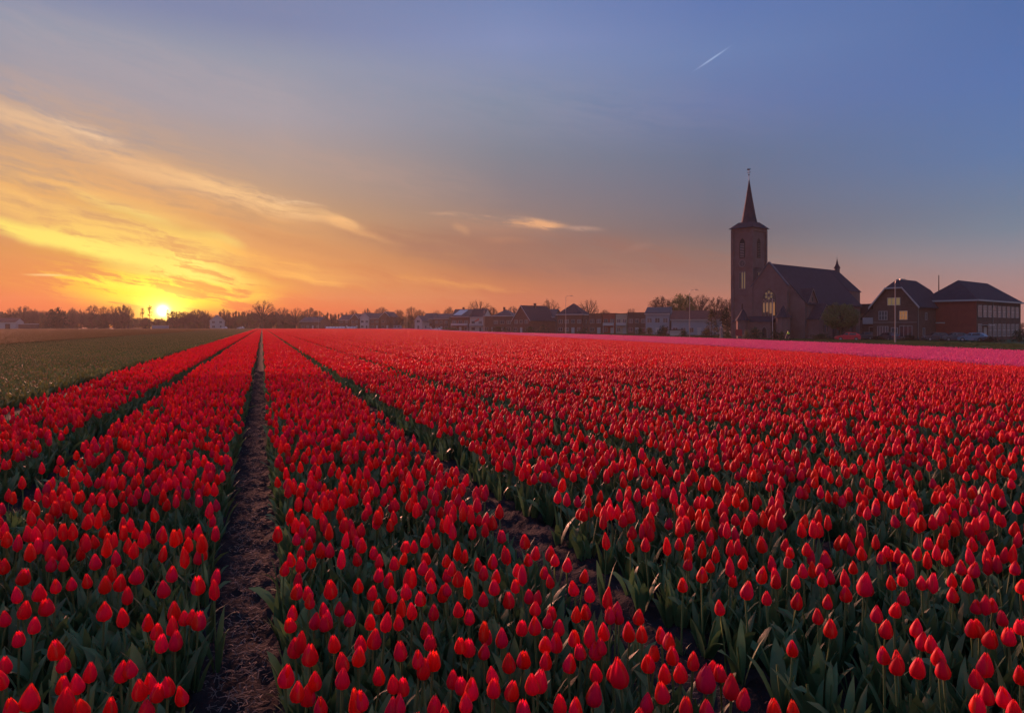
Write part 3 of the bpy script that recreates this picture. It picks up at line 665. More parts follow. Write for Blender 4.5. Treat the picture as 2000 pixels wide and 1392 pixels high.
# left: a later variety with yellow buds, beyond it a dull orange one
YP = [bed_patch('yellow_piece', M_YEL, 1.5, 1.5, 17, .050, 300+i, 210, .25, .04, lm=M_LEAF2) for i in range(4)]
OP = [bed_patch('orange_piece', M_ORA, 1.5, 1.5, 90, .075, 320+i, 120, .28, lm=M_LEAF2) for i in range(4)]
s_l = P0S-2*PITCH-.75-.75
patches('yellow_tulips', YP, lambda s, t, x, y: (s > -16.3) & (t > 3), (-16.3, s_l), (3, 420), 1.6, 1.45, 'field of green tulip plants with scattered yellow buds at the left', 'tulip field', .1, s_l)
patches('orange_tulips', OP, lambda s, t, x, y: (s < -16.3) & (y < 440), (-150, -16.3), (3, 420), 1.7, 1.45, 'dull orange flower field far off at the left', 'flower field', .1, s_l)

# ------------------------------------------------------------------ grass on the verge
gv = []; gf = []
rg = random.Random(5)
for _ in range(260):
    x, y, a, h = rg.uniform(-.6, .6), rg.uniform(-.6, .6), rg.uniform(0, 6.28), rg.uniform(.08, .24); n = len(gv); lx, ly = rg.uniform(-.06, .06), rg.uniform(-.06, .06)
    gv += [(x-.008*math.cos(a), y-.008*math.sin(a), 0), (x+.008*math.cos(a), y+.008*math.sin(a), 0), (x+lx, y+ly, h)]; gf.append((n, n+1, n+2))
GM = mesh_of('grass_tuft', gv, gf, M_GRASS)
P = []
for _ in range(9000):
    y = 40+280*rg.random()**1.5; u = uppx(y); x = u+rg.choice([rg.uniform(.4, 5), rg.uniform(.4, 5), rg.uniform(7.4, 8.8), rg.uniform(15.5, 30)])
    P.append((x, y, float(gz(x, y))))
P = np.array(P); n = len(P)
scatter('grass', [GM], P, np.stack([np.zeros(n), np.zeros(n), rng.uniform(0, 6.28, n)], 1), np.ones((n, 3))*rng.uniform(.8, 1.6, (n, 1)), np.zeros(n), 'rough green grass of the verge between pink tulips and road', 'grass')
#@@VILLAGE
# ================================================================== the village
# frame of the houses along the road: local Y runs away from the road, local X to the right
NAVE = R(-50)
BRICK = mat('brick', (.19, .09, .062), .9, .15, noise=.4, nscale=1.2, col2=(.12, .058, .045))
BRICKR = mat('red_brick', (.34, .085, .055), .9, .15, noise=.35, nscale=1.0, col2=(.24, .06, .045))
BRICKD = mat('brown_brick', (.16, .095, .075), .9, .15, noise=.4, nscale=1.1)
BRICKC = mat('church_brick', (.19, .14, .135), .9, .15, noise=.35, nscale=.6, col2=(.15, .095, .085))
PLASTER = mat('pale_render', (.52, .50, .46), .85, .2, noise=.15, nscale=.8)
PLASTB = mat('grey_render', (.30, .34, .38), .85, .2, noise=.12, nscale=.8)
CREAM = mat('cream_render', (.44, .38, .28), .85, .2, noise=.12)
SLATE = mat('slate', (.040, .046, .066), .85, .1, noise=.35, nscale=1.4)
TILE = mat('dark_roof_tiles', (.06, .055, .062), .6, .35, noise=.4, nscale=2)
TILER = mat('red_roof_tiles', (.20, .07, .055), .8, .2, noise=.4, nscale=1.5)
WHITE = mat('white_paint', (.42, .41, .40), .5, .4)
GLASS = mat('window_glass', (.03, .035, .045), .08, .6)
GLASSW = mat('curtained_glass', (.12, .12, .12), .15, .6)
LIT = mat('glow_glass', (.35, .2, .08), .2, .5, emit=(1.0, .40, .12, .12))  # emissive; on the church it stands for sunset showing through the glass
GLOWD = mat('dim_glow_glass', (.2, .12, .08), .2, .5, emit=(1.0, .5, .22, .09))  # church lancets: sunset behind the window put in as a faint emission
GLOWY = mat('yellow_glow_glass', (.35, .3, .12), .2, .5, emit=(1.0, .62, .25, .055))  # emission paints the yellow sunset glow in the rosette and tower panes
DARK = mat('dark_opening', (.02, .02, .022), .7, .2)
STONE = mat('pale_stone', (.27, .23, .21), .8, .2, noise=.2)
METAL = mat('galvanised_steel', (.30, .29, .28), .4, .5, metal=.4)
LEAD = mat('lead_sheet', (.07, .08, .10), .6, .3)
DOORM = mat('door_paint', (.06, .07, .08), .5, .4)
BARK = mat('bark', (.085, .065, .05), .9, .1, noise=.4, nscale=6)
FOLB = mat('budding_twigs', (.14, .085, .06), .9, .1, rnd=.2)
FOLG = mat('spring_foliage', (.13, .15, .05), .8, .2, trans=.25, rnd=.2)
FOLD = mat('evergreen_foliage', (.025, .05, .025), .8, .2, rnd=.2)
HEDGE = mat('hedge_foliage', (.035, .06, .022), .85, .2, trans=.1, rnd=.2)
RUBBER = mat('rubber', (.02, .02, .02), .8, .2); RIM = mat('wheel_rim', (.35, .35, .36), .35, .5, metal=.5)

def window(parent, x, z, wd, ht, face='front', y=0.0, frame=WHITE, pane=GLASS, bars=(1, 0), arch=False, name='window'):
    """a framed window standing 4 cm proud of a wall; face gives the wall it sits in, y that wall's plane"""
    fr = MB(); t = .07; D = .05
    def B(mb, x0, x1, z0, z1, d0, d1):
        if face == 'front': mb.box(x0, x1, y-d1, y-d0, z0, z1)
        elif face == 'right': mb.box(y+d0, y+d1, x0, x1, z0, z1)
        elif face == 'left': mb.box(y-d1, y-d0, x0, x1, z0, z1)
        return mb
    if not arch:
        B(fr, x-wd/2, x+wd/2, z, z+t, -.02, D); B(fr, x-wd/2, x+wd/2, z+ht-t, z+ht, -.02, D)
        B(fr, x-wd/2, x-wd/2+t, z+t, z+ht-t, -.02, D); B(fr, x+wd/2-t, x+wd/2, z+t, z+ht-t, -.02, D)
        for i in range(bars[0]):
            c = x-wd/2+wd*(i+1)/(bars[0]+1); B(fr, c-t/2, c+t/2, z+t, z+ht-t, -.02, D*.8)
        for i in range(bars[1]):
            c = z+ht*(i+1)/(bars[1]+1); B(fr, x-wd/2+t, x+wd/2-t, c-t/2, c+t/2, -.02, D*.75)
        o = fr.build(name, frame, parent)
        p = B(MB(), x-wd/2+t, x+wd/2-t, z+t, z+ht-t, -.01, .012).build('pane', pane, o)
    else:
        def outline(w_, h_, zb):
            hw = w_/2; hs = h_-w_*.85; pts_ = [(x-hw, zb), (x+hw, zb), (x+hw, zb+hs)]
            for q in range(1, 6):
                a = q/6*R(60); pts_.append((x-hw+w_*math.cos(a)*1.0, zb+hs+w_*math.sin(a)))
            pts_.append((x, zb+hs+w_*math.sin(R(60))))
            for q in range(5, 0, -1):
                a = q/6*R(60); pts_.append((x+hw-w_*math.cos(a), zb+hs+w_*math.sin(a)))
            pts_.append((x-hw, zb+hs)); return pts_
        def pr(mb, pts_, d0, d1):
            if face == 'front': mb.prism(pts_, 'y', y-d1, y-d0)
            else: mb.prism(pts_, 'x', y+d0, y+d1)
            return mb
        o = pr(MB(), outline(wd, ht, z), -.02, .03).build(name, frame, parent)
        q = pr(MB(), outline(wd-.22, ht-.26, z+.12), .031, .045).build('pane', pane, o)
        if bars[0] or bars[1]:
            mb = MB()
            for i in range(bars[0]):
                c = x-wd/2+wd*(i+1)/(bars[0]+1); B(mb, c-.04, c+.04, z+.1, z+ht-wd*.75, .046, .075)
            for i in range(bars[1]):
                c = z+ht*(i+1)/(bars[1]+1); B(mb, x-wd/2+.1, x+wd/2-.1, c-.03, c+.03, .047, .07)
            mb.build('glazing_bars', frame, o)
    return o
def door(parent, x, wd=.95, ht=2.1, face='front', y=0.0, m=DOORM, z=0.0):
    def B(mb, x0, x1, z0, z1, d0, d1):
        if face == 'front': return mb.box(x0, x1, y-d1, y-d0, z0, z1)
        return mb.box(y+d0, y+d1, x0, x1, z0, z1)
    o = B(MB(), x-wd/2, x+wd/2, z, z+ht, -.02, .04).build('door', m, parent)
    fr = MB(); B(fr, x-wd/2-.08, x-wd/2, z, z+ht+.08, -.02, .06); B(fr, x+wd/2, x+wd/2+.08, z, z+ht+.08, -.02, .06); B(fr, x-wd/2, x+wd/2, z+ht, z+ht+.08, -.02, .06); fr.build('door_frame', WHITE, o)
    B(MB(), x+wd/2-.16, x+wd/2-.1, z+1.0, z+1.14, .04, .09).build('handle', METAL, o)
    return o
def roof_gable(parent, w_, l, eave, ridge, axis='y', over=.35, m=TILE, th=.16, y0=0.0):
    """ridge along local y (gable to the front) or along x"""
    if axis == 'y':
        hw = w_/2; k = (ridge-eave)/hw; o_ = over
        mb = MB()
        for sgn in (-1, 1):
            p = [(0, ridge+.02), (0, ridge+th+.02), (sgn*(hw+o_), eave-k*o_+th+.02), (sgn*(hw+o_), eave-k*o_+.02)]
            mb.prism(p if sgn < 0 else p[::-1], 'y', y0-over*.6, y0+l+over*.6)
    else:
        hw = l/2; k = (ridge-eave)/hw; mb = MB()
        for sgn in (-1, 1):
            p = [(y0+hw, ridge+.02), (y0+hw, ridge+th+.02), (y0+hw+sgn*(hw+over), eave-k*over+th+.02), (y0+hw+sgn*(hw+over), eave-k*over+.02)]
            mb.prism(p if sgn < 0 else p[::-1], 'x', -w_/2-over*.6, w_/2+over*.6)
    return mb.build('roof', m, parent)
def body_gable(parent, w_, l, eave, ridge, axis='y', m=BRICK):
    mb = MB()
    if axis == 'y': mb.prism([(-w_/2, -.3), (w_/2, -.3), (w_/2, eave), (0, ridge), (-w_/2, eave)], 'y', 0, l)
    else: mb.prism([(0, -.3), (l, -.3), (l, eave), (l/2, ridge), (0, eave)], 'x', -w_/2, w_/2)
    return mb.build('wall', m, parent)
def roof_hip(parent, w_, l, eave, ridge, over=.4, m=TILE, inset=None, white=True):
    x0, x1, y0, y1 = -w_/2-over, w_/2+over, -over, l+over
    if w_ < l: i_ = inset or w_/2; r0, r1 = (0, i_), (0, l-i_)
    else: i_ = inset or l/2; r0, r1 = (-w_/2+i_, l/2), (w_/2-i_, l/2)
    v = [(x0, y0, eave), (x1, y0, eave), (x1, y1, eave), (x0, y1, eave), (r0[0], r0[1], ridge), (r1[0], r1[1], ridge)]
    f = [(3, 2, 1, 0), (0, 1, 4), (1, 2, 5, 4), (2, 3, 5), (3, 0, 4, 5)] if w_ < l else [(3, 2, 1, 0), (0, 1, 5, 4), (1, 2, 5), (2, 3, 4, 5), (3, 0, 4)]
    o = MB().add(v, f).build('roof', m, parent)
    if white:
        mb = MB(); t = .09
        mb.box(x0, x1, y0-t, y0, eave-.18, eave+.1); mb.box(x1, x1+t, y0-t, y1+t, eave-.18, eave+.1); mb.box(x0-t, x0, y0-t, y1+t, eave-.18, eave+.1); mb.box(x0, x1, y1, y1+t, eave-.18, eave+.1)
        mb.build('gutter', WHITE, parent)
    return o
def chimney(roof, x, y, z0, z1, s=.5, m=BRICKD):
    o = MB().box(x-s/2, x+s/2, y-s/2, y+s/2, z0, z1).box(x-s/2-.06, x+s/2+.06, y-s/2-.06, y+s/2+.06, z1, z1+.12).build('chimney', m, roof)
    return o

# ---------------------------------------------------------------- church
ch = empty('church', pos(1502, 140), NAVE, 'dark brick church with a tall spired clock tower and steep slate roof', 'church')
# nave body: facade block, wide nave, narrow choir
mb = MB(); mb.prism([(-3.75, -.4), (3.75, -.4), (3.75, 10.4), (0, 14.8), (-3.75, 10.4)], 'y', 0, 2.2); mb.build('wall', BRICKC, ch)
NW = 6.8; eave = 6.9; slope = (14.6-eave)/NW
mb = MB(); mb.prism([(-NW, -.4), (NW, -.4), (NW, eave), (0, 14.45), (-NW, eave)], 'y', 1.0, 24); mb.build('wall', BRICKC, ch)
mb = MB()
for a, b in ((-4.2, 4.2),): mb.prism([(a, -.4), (b, -.4), (b, 10.0), (0, 14.3), (a, 10.0)], 'y', 24.003, 28)
apse = [(-4.2, 28.003), (4.2, 28.003), (4.0, 30.2), (2.0, 31.8), (-2.0, 31.8), (-4.0, 30.2)]
mb.prism(apse, 'z', -.4, 10.0); mb.build('choir_wall', BRICKC, ch)
MB().box(-3.2, 5.6, 31.9, 35.0, -.4, 5.2).build('sacristy', BRICKC, ch)
MB().add([(-3.5, 31.6, 5.2), (5.9, 31.6, 5.2), (5.9, 35.3, 5.2), (-3.5, 35.3, 5.2), (-3.5, 31.6, 7.4), (5.9, 31.6, 7.4)], [(0, 3, 2, 1), (0, 4, 5), (0, 5, 1), (1, 5, 2), (2, 5, 4, 3), (0, 3, 4)]).build('sacristy_roof', SLATE, ch)
mb = MB(); th = .18
for sg in (-1, 1):
    k = slope; p = [(0, 14.62), (0, 14.62+th), (sg*(NW+.4), eave-k*.4+th+.1), (sg*(NW+.4), eave-k*.4+.1)]
    mb.prism(p if sg < 0 else p[::-1], 'y', 1.2, 24.2)
roof = mb.build('roof', SLATE, ch)
mb = MB(); zr = 14.7
v = [(-4.5, 24.2, 9.9), (4.5, 24.2, 9.9), (4.3, 30.4, 9.9), (2.2, 32.1, 9.9), (-2.2, 32.1, 9.9), (-4.3, 30.4, 9.9), (0, 24.2, 14.8), (0, 28.2, 14.8)]
MB().add(v, [(1, 2, 7, 6), (2, 3, 7), (3, 4, 7), (4, 5, 7), (5, 0, 6, 7), (0, 5, 4, 3, 2, 1), (0, 1, 6)]).build('choir_roof', SLATE, ch)
mb = MB()                                                     # raised coping of the west gable
for sg in (-1, 1):
    p = [(0, 14.8), (0, 15.12), (sg*3.95, 10.48), (sg*3.95, 10.16)]; mb.prism(p if sg < 0 else p[::-1], 'y', -.14, .45)
mb.build('gable_coping', LEAD, ch)
# ridge turret
tr_ = MB().lathe([(.6, 0), (.6, .9), (.78, .95)], 6, (0, 28.0, 14.3)).build('ridge_turret', LEAD, ch)
MB().lathe([(.8, 0), (.32, .9), (.04, 2.1)], 6, (0, 28.0, 15.24)).build('turret_spire', SLATE, tr_)
MB().tube([(0, 28, 17.3), (0, 28, 17.9)], .04, 4).build('finial', METAL, tr_)
# great west window with tracery
wx = 0.0; wz = 4.3; W_ = 3.0; H_ = 5.6
gw = window(ch, wx, wz, W_, H_, 'front', 0.0, BRICKD, GLASS, bars=(0, 0), arch=True)
mb = MB()
for c in (-.75, 0, .75): mb.box(c-.055, c+.055, -.12, -.05, wz+.1, wz+3.35)
def ring(mb, cx_, cz_, r0, r1, y0, y1, n=12):
    for q in range(n):
        a, b = 2*math.pi*q/n, 2*math.pi*(q+1)/n
        mb.prism([(cx_+r0*math.cos(a), cz_+r0*math.sin(a)), (cx_+r1*math.cos(a), cz_+r1*math.sin(a)), (cx_+r1*math.cos(b), cz_+r1*math.sin(b)), (cx_+r0*math.cos(b), cz_+r0*math.sin(b))], 'y', y0, y1)
ring(mb, 0, wz+4.25, .26, .36, -.13, -.052)
for q in range(6): ring(mb, .62*math.cos(q*math.pi/3+.52), wz+4.25+.62*math.sin(q*math.pi/3+.52), .24, .32, -.12, -.055, 8)
for c in (-1.08, -.37, .37, 1.08): ring(mb, c, wz+3.05, .26, .34, -.125, -.06, 8)
mb.build('tracery', STONE, gw)
for i_, (a_, b_) in enumerate(((-1.3, -.82), (-.69, -.07), (.07, .69), (.82, 1.3))):
    MB().box(a_+.06, b_-.06, -.051, -.0475, wz+(.9, 1.0, .7, .3)[i_], wz+2.9).build('lancet_pane', (GLOWD, GLOWD, GLOWD, LIT)[i_], gw)
for q in range(6):
    cx_, cz_ = .62*math.cos(q*math.pi/3+.52), wz+4.25+.62*math.sin(q*math.pi/3+.52)
    MB().prism([(cx_+.23*math.cos(a_*math.pi/4), cz_+.23*math.sin(a_*math.pi/4)) for a_ in range(8)], 'y', -.051, -.0475).build('rosette_pane', GLOWY, gw)
# tower
TX0, TX1, TY1 = -8.15, -3.76, 5.1; tcx, tcy = (TX0+TX1)/2, TY1/2
tw = MB().box(TX0, TX1, .15, TY1, -.4, 22.2).build('tower', BRICKC, ch)
mb = MB()
for (a, b) in ((TX0, .15), (TX1, .15), (TX1, TY1), (TX0, TY1)): mb.box(a-.28, a+.28, b-.28, b+.28, -.4, 22.0)
mb.box(TX0-.12, TX1+.12, .03, TY1+.12, 14.2, 14.45); mb.box(TX0-.15, TX1+.15, 0, TY1+.15, 8.7, 9.0); mb.box(TX0-.2, TX1+.2, -.05, TY1+.2, 21.6, 22.25)
mb.build('buttress_and_cornice', BRICKC, tw)
ov = .62; e = 22.25
mb = MB().add([(TX0-ov, .15-ov, e), (TX1+ov, .15-ov, e), (TX1+ov, TY1+ov, e), (TX0-ov, TY1+ov, e), (tcx-1.5, tcy-1.4, e+1.35), (tcx+1.5, tcy-1.4, e+1.35), (tcx+1.5, tcy+1.55, e+1.35), (tcx-1.5, tcy+1.55, e+1.35)],
   [(3, 2, 1, 0), (0, 1, 5, 4), (1, 2, 6, 5), (2, 3, 7, 6), (3, 0, 4, 7), (4, 5, 6, 7)])
mb.lathe([(1.66, 1.2), (1.38, 2.3), (.74, 5.9), (.05, 10.2)], 8, (tcx, tcy+.07, e), R(22.5))
sp_ = mb.build('spire', SLATE, tw)
mb = MB().tube([(tcx, tcy, e+10), (tcx, tcy, e+12.3)], .045, 5); mb.lathe([(.02, 0), (.2, .2), (.02, .4)], 6, (tcx, tcy, e+10.9)); mb.box(tcx-.4, tcx+.4, tcy-.03, tcy+.03, e+11.55, e+11.65)
mb.prism([(tcx-.45, e+12.1), (tcx+.1, e+12.0), (tcx+.45, e+12.35), (tcx+.1, e+12.3), (tcx-.3, e+12.45)], 'y', tcy-.03, tcy+.03)
mb.build('weathervane', LEAD, tw)
def louvre(face, c, y):
    o = window(tw, c, 16.2, 1.35, 4.1, face, y, BRICKD, DARK, bars=(0, 0), arch=True, name='belfry_opening')
    mb = MB()
    for i in range(9):
        z = 16.45+i*.32
        if face == 'front': mb.prism([(y-.11, z), (y-.05, z+.14), (y-.046, z+.17), (y-.12, z+.03)], 'x', c-.45, c+.45)
        else: mb.prism([(c-.45, z), (c+.45, z), (c+.45, z+.05), (c-.45, z+.05)], 'x', y+.047, y+.12)
    mb.build('louvre', STONE, o)
louvre('front', tcx, .15); louvre('right', tcy, TX1)
for k, c in enumerate((-.52, 0, .52)):
    window(tw, tcx+c, 10.0, .42, 3.5, 'front', .15, STONE, GLOWY if k else DARK, bars=(0, 0), arch=True)
    window(tw, tcy+c, 10.0, .42, 3.5, 'right', TX1, STONE, DARK if k != 1 else GLOWY, bars=(0, 0), arch=True)
window(tw, tcx, 5.6, .35, 1.5, 'front', .15, BRICKD, DARK, (0, 0), True); window(tw, tcx, 1.9, .35, 1.5, 'front', .15, BRICKD, DARK, (0, 0), True)
ck = MB(); n_ = 20
ck.prism([(tcx+.72*math.cos(2*math.pi*i/n_), 15.15+.72*math.sin(2*math.pi*i/n_)) for i in range(n_)], 'y', .05, .14)
ck = ck.build('clock_face', mat('clock_dial', (.10, .09, .09), .6), tw)
mb = MB(); ring(mb, tcx, 15.15, .66, .74, -.01, .05, 20)
for i in range(12):
    a = i*math.pi/6; mb.tube([(tcx+.52*math.sin(a), .03, 15.15+.52*math.cos(a)), (tcx+.62*math.sin(a), .03, 15.15+.62*math.cos(a))], .025, 4)
mb.build('hour_ring', STONE, ck)
MB().tube([(tcx, .02, 15.15), (tcx+.36, .02, 15.38)], .035, 4).tube([(tcx, 0.0, 15.15), (tcx+.22, 0.0, 14.62)], .028, 4).build('clock_hand', STONE, ck)
# porch with lean-to roof, arches and two pointed stair turrets
pc = MB().box(-6.6, 1.6, -2.2, -.003, -.4, 3.3).build('porch', BRICKC, ch)
MB().add([(-6.9, -2.5, 3.3), (1.9, -2.5, 3.3), (1.9, -.01, 3.3), (-6.9, -.01, 3.3), (-6.9, -.01, 4.5), (1.9, -.01, 4.5)], [(0, 3, 2, 1), (0, 1, 5, 4), (1, 2, 5), (2, 3, 4, 5), (3, 0, 4)]).build('porch_roof', SLATE, pc)
for c in (-3.6, -1.6, .3): window(pc, c, .1, 1.25, 2.4, 'front', -2.2, STONE, DARK, (0, 0), True, 'arch')
for (cx_, cy_, r_, h_, hc) in ((-4.3, -2.3, 1.25, 3.6, 2.4), (3.7, -1.3, 1.35, 4.1, 2.3)):
    t_ = MB().lathe([(r_, 0), (r_, h_+.4)], 10, (cx_, cy_, -.4)).build('stair_turret', BRICKC, ch)
    MB().lathe([(r_+.3, 0), (r_*.7, hc*.42), (.05, hc)], 10, (cx_, cy_, h_)).build('turret_roof', SLATE, t_)
# side: aisle windows, buttresses, two gabled chapels
for t_ in (8.2, 11.0, 13.8, 16.6, 19.4, 22.2):
    window(ch, t_, 1.8, .8, 3.3, 'right', NW, STONE, GLASS, (1, 0), True)
    MB().box(NW+.003, NW+.75, t_-1.7, t_-1.25, -.4, 4.6).build('buttress', BRICKC, ch)
def cross_gable(y0, hw, ev, rg_, xo, nm):
    g_ = MB().prism([(y0-hw, -.4), (y0+hw, -.4), (y0+hw, ev), (y0, rg_), (y0-hw, ev)], 'x', 1.0, xo).build(nm, BRICKC, ch)
    mb = MB(); k = (rg_-ev)/hw
    for sg in (-1, 1):
        p = [(y0, rg_+.02), (y0, rg_+.18), (y0+sg*(hw+.3), ev-k*.3+.18), (y0+sg*(hw+.3), ev-k*.3+.02)]; mb.prism(p if sg < 0 else p[::-1], 'x', 1.2, xo+.22)
    mb.build('chapel_roof', SLATE, g_)
    mb = MB()
    for sg in (-1, 1):
        p = [(y0, rg_-.1), (y0, rg_+.06), (y0+sg*(hw+.25), ev-k*.25+.06), (y0+sg*(hw+.25), ev-k*.25-.12)]; mb.prism(p if sg < 0 else p[::-1], 'x', xo+.222, xo+.27)
    mb.build('barge_board', STONE, g_)
    return g_
g1 = cross_gable(3.6, 1.7, 7.3, 9.6, NW+.1, 'transept'); window(g1, 3.6, 7.0, .6, 1.3, 'right', NW+.1, STONE, DARK, (0, 0), True)
g2 = cross_gable(4.6, 2.6, 4.0, 6.6, NW+2.2, 'chapel'); window(g2, 3.9, 1.2, .6, 2.7, 'right', NW+2.2, STONE, GLASS, (0, 0), True); window(g2, 5.3, 1.2, .6, 2.7, 'right', NW+2.2, STONE, GLASS, (0, 0), True)

# ---------------------------------------------------------------- the two big houses right of the church
hs = empty('house', pos(1747, 127), NAVE, 'tall dark brick gabled house with lit attic window, between church and red brick school', 'house')
w_, l_, ev, rd = 7.4, 11.5, 6.3, 10.9
MB().prism([(-w_/2, -.3), (w_/2, -.3), (w_/2, ev), (1.3, 9.25), (-1.3, 9.25), (-w_/2, ev)], 'y', 0, l_).build('wall', BRICKD, hs)
k = (rd-ev)/(w_/2); o_ = .5
v = [(-w_/2-o_, -.5, ev-.45), (-1.35, -.5, 9.35), (1.35, -.5, 9.35), (w_/2+o_, -.5, ev-.45), (0, 1.2, rd), (0, l_-2, rd), (-1.6, l_+.5, 9.2), (1.6, l_+.5, 9.2), (-w_/2-o_, l_+.5, ev-.45), (w_/2+o_, l_+.5, ev-.45)]
v += [(a, b, c-.18) for a, b, c in v]
f = [(1, 2, 4), (0, 1, 4, 5, 6, 8), (2, 3, 9, 7, 5, 4), (6, 5, 7)]
f += [tuple(i+10 for i in q[::-1]) for q in f] + [(0, 10, 11, 1), (1, 11, 12, 2), (2, 12, 13, 3), (3, 13, 19, 9), (9, 19, 17, 7), (7, 17, 16, 6), (6, 16, 18, 8), (8, 18, 10, 0)]
rf = MB().add(v, f).build('roof', SLATE, hs)
mb = MB(); mb.prism([(-1.4, 9.12), (1.4, 9.12), (1.4, 9.36), (-1.4, 9.36)], 'y', -.62, -.51)
mb.prism([(1.42, 9.36), (1.42, 9.08), (w_/2+.55, ev-.75), (w_/2+.62, ev-.45)], 'y', -.62, -.51); mb.prism([(-1.42, 9.36), (-w_/2-.62, ev-.45), (-w_/2-.55, ev-.75), (-1.42, 9.08)], 'y', -.62, -.51)
mb.build('barge_board', WHITE, hs)
window(hs, -.1, 6.2, 2.2, 1.35, pane=GLOWY, bars=(2, 0))
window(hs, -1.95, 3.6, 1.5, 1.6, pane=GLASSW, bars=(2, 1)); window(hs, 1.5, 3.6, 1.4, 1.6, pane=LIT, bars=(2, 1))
MB().box(-w_/2, w_/2, -.12, -.003, 3.1, 3.25).build('string_course', STONE, hs)
window(hs, -2.0, .6, 1.9, 1.9, pane=GLASSW, bars=(3, 0)); window(hs, 1.9, .5, 2.1, 2.1, pane=GLASS, bars=(2, 0)); door(hs, 0, 1.0, 2.2)
window(hs, 4.0, 3.6, .9, 1.3, 'right', w_/2); window(hs, 3.0, .8, 1.0, 1.4, 'right', w_/2)
MB().tube([(w_/2+.09, .3, 0), (w_/2+.09, .3, 5.7)], .05, 6).build('drainpipe', METAL, hs)
ax = empty('annex', pos(1702, 134), NAVE, 'low side wing with a white box window, squeezed between church and dark gabled house', 'annex')
body_gable(ax, 3.4, 6, 4.1, 5.9, 'y', BRICKD); roof_gable(ax, 3.4, 6, 4.1, 5.9); MB().box(-1.3, 1.0, -.7, -.003, 2.9, 4.1).build('bay_window', WHITE, ax); door(ax, .3, 1.3, 2.3, m=DARK)

sc_ = empty('school', pos(1853, 128), NAVE, 'red brick school block with dark hipped roof, nearly blank end wall and rows of windows', 'school')
w_, l_, ev, rd = 8.6, 25, 6.95, 10.9
sw = MB().box(-w_/2, w_/2, 0, .2, -.3, ev).build('wall', BRICKR, sc_); MB().box(-w_/2, w_/2, .203, l_, -.3, ev).build('wall', BRICKD, sc_)
rf = roof_hip(sc_, w_, l_, ev+.1, rd, .45, SLATE, inset=4.6)
MB().box(-w_/2-.44, w_/2+.44, -.44, l_+.44, ev-.01, ev+.09).build('eaves', WHITE, sc_)
MB().tube([(-2.8, 3.4, 8.0), (-2.8, 3.4, 11.9)], [.11, .07], 6).build('flue', BRICKD, rf)
MB().box(-2.4, -.6, -.06, -.003, 3.0, 3.2).build('name_board', WHITE, sc_)
wl = w_/2
for i in range(9):
    y = 1.9+i*2.6
    window(sc_, y, 4.1, 1.9, 2.1, 'right', wl, pane=GLASSW if i % 3 else GLASS, bars=(2, 1)); 
    if i not in (1,): window(sc_, y, .6, 1.9, 2.3, 'right', wl, pane=GLASSW, bars=(3, 1))
door(sc_, 4.5, 1.4, 2.3, 'right', wl, WHITE)
MB().box(wl+.003, wl+1.1, 3.1, 5.9, 2.6, 2.75).build('canopy', WHITE, sc_)
MB().tube([(wl+.1, 8.4, 0), (wl+.1, 8.4, 6.9)], .06, 6).build('drainpipe', METAL, sc_)
lw = empty('low_building', pos(1815, 136), NAVE, 'low flat-roofed brick link with white fascia left of the red brick school', 'building')
MB().box(-3.0, 1.0, 0, 6, -.3, 5.6).build('wall', BRICKD, lw); MB().box(-3.2, 1.2, -.2, 6.2, 5.603, 5.85).build('roof', WHITE, lw); window(lw, -1.3, 1.0, 1.4, 1.5)

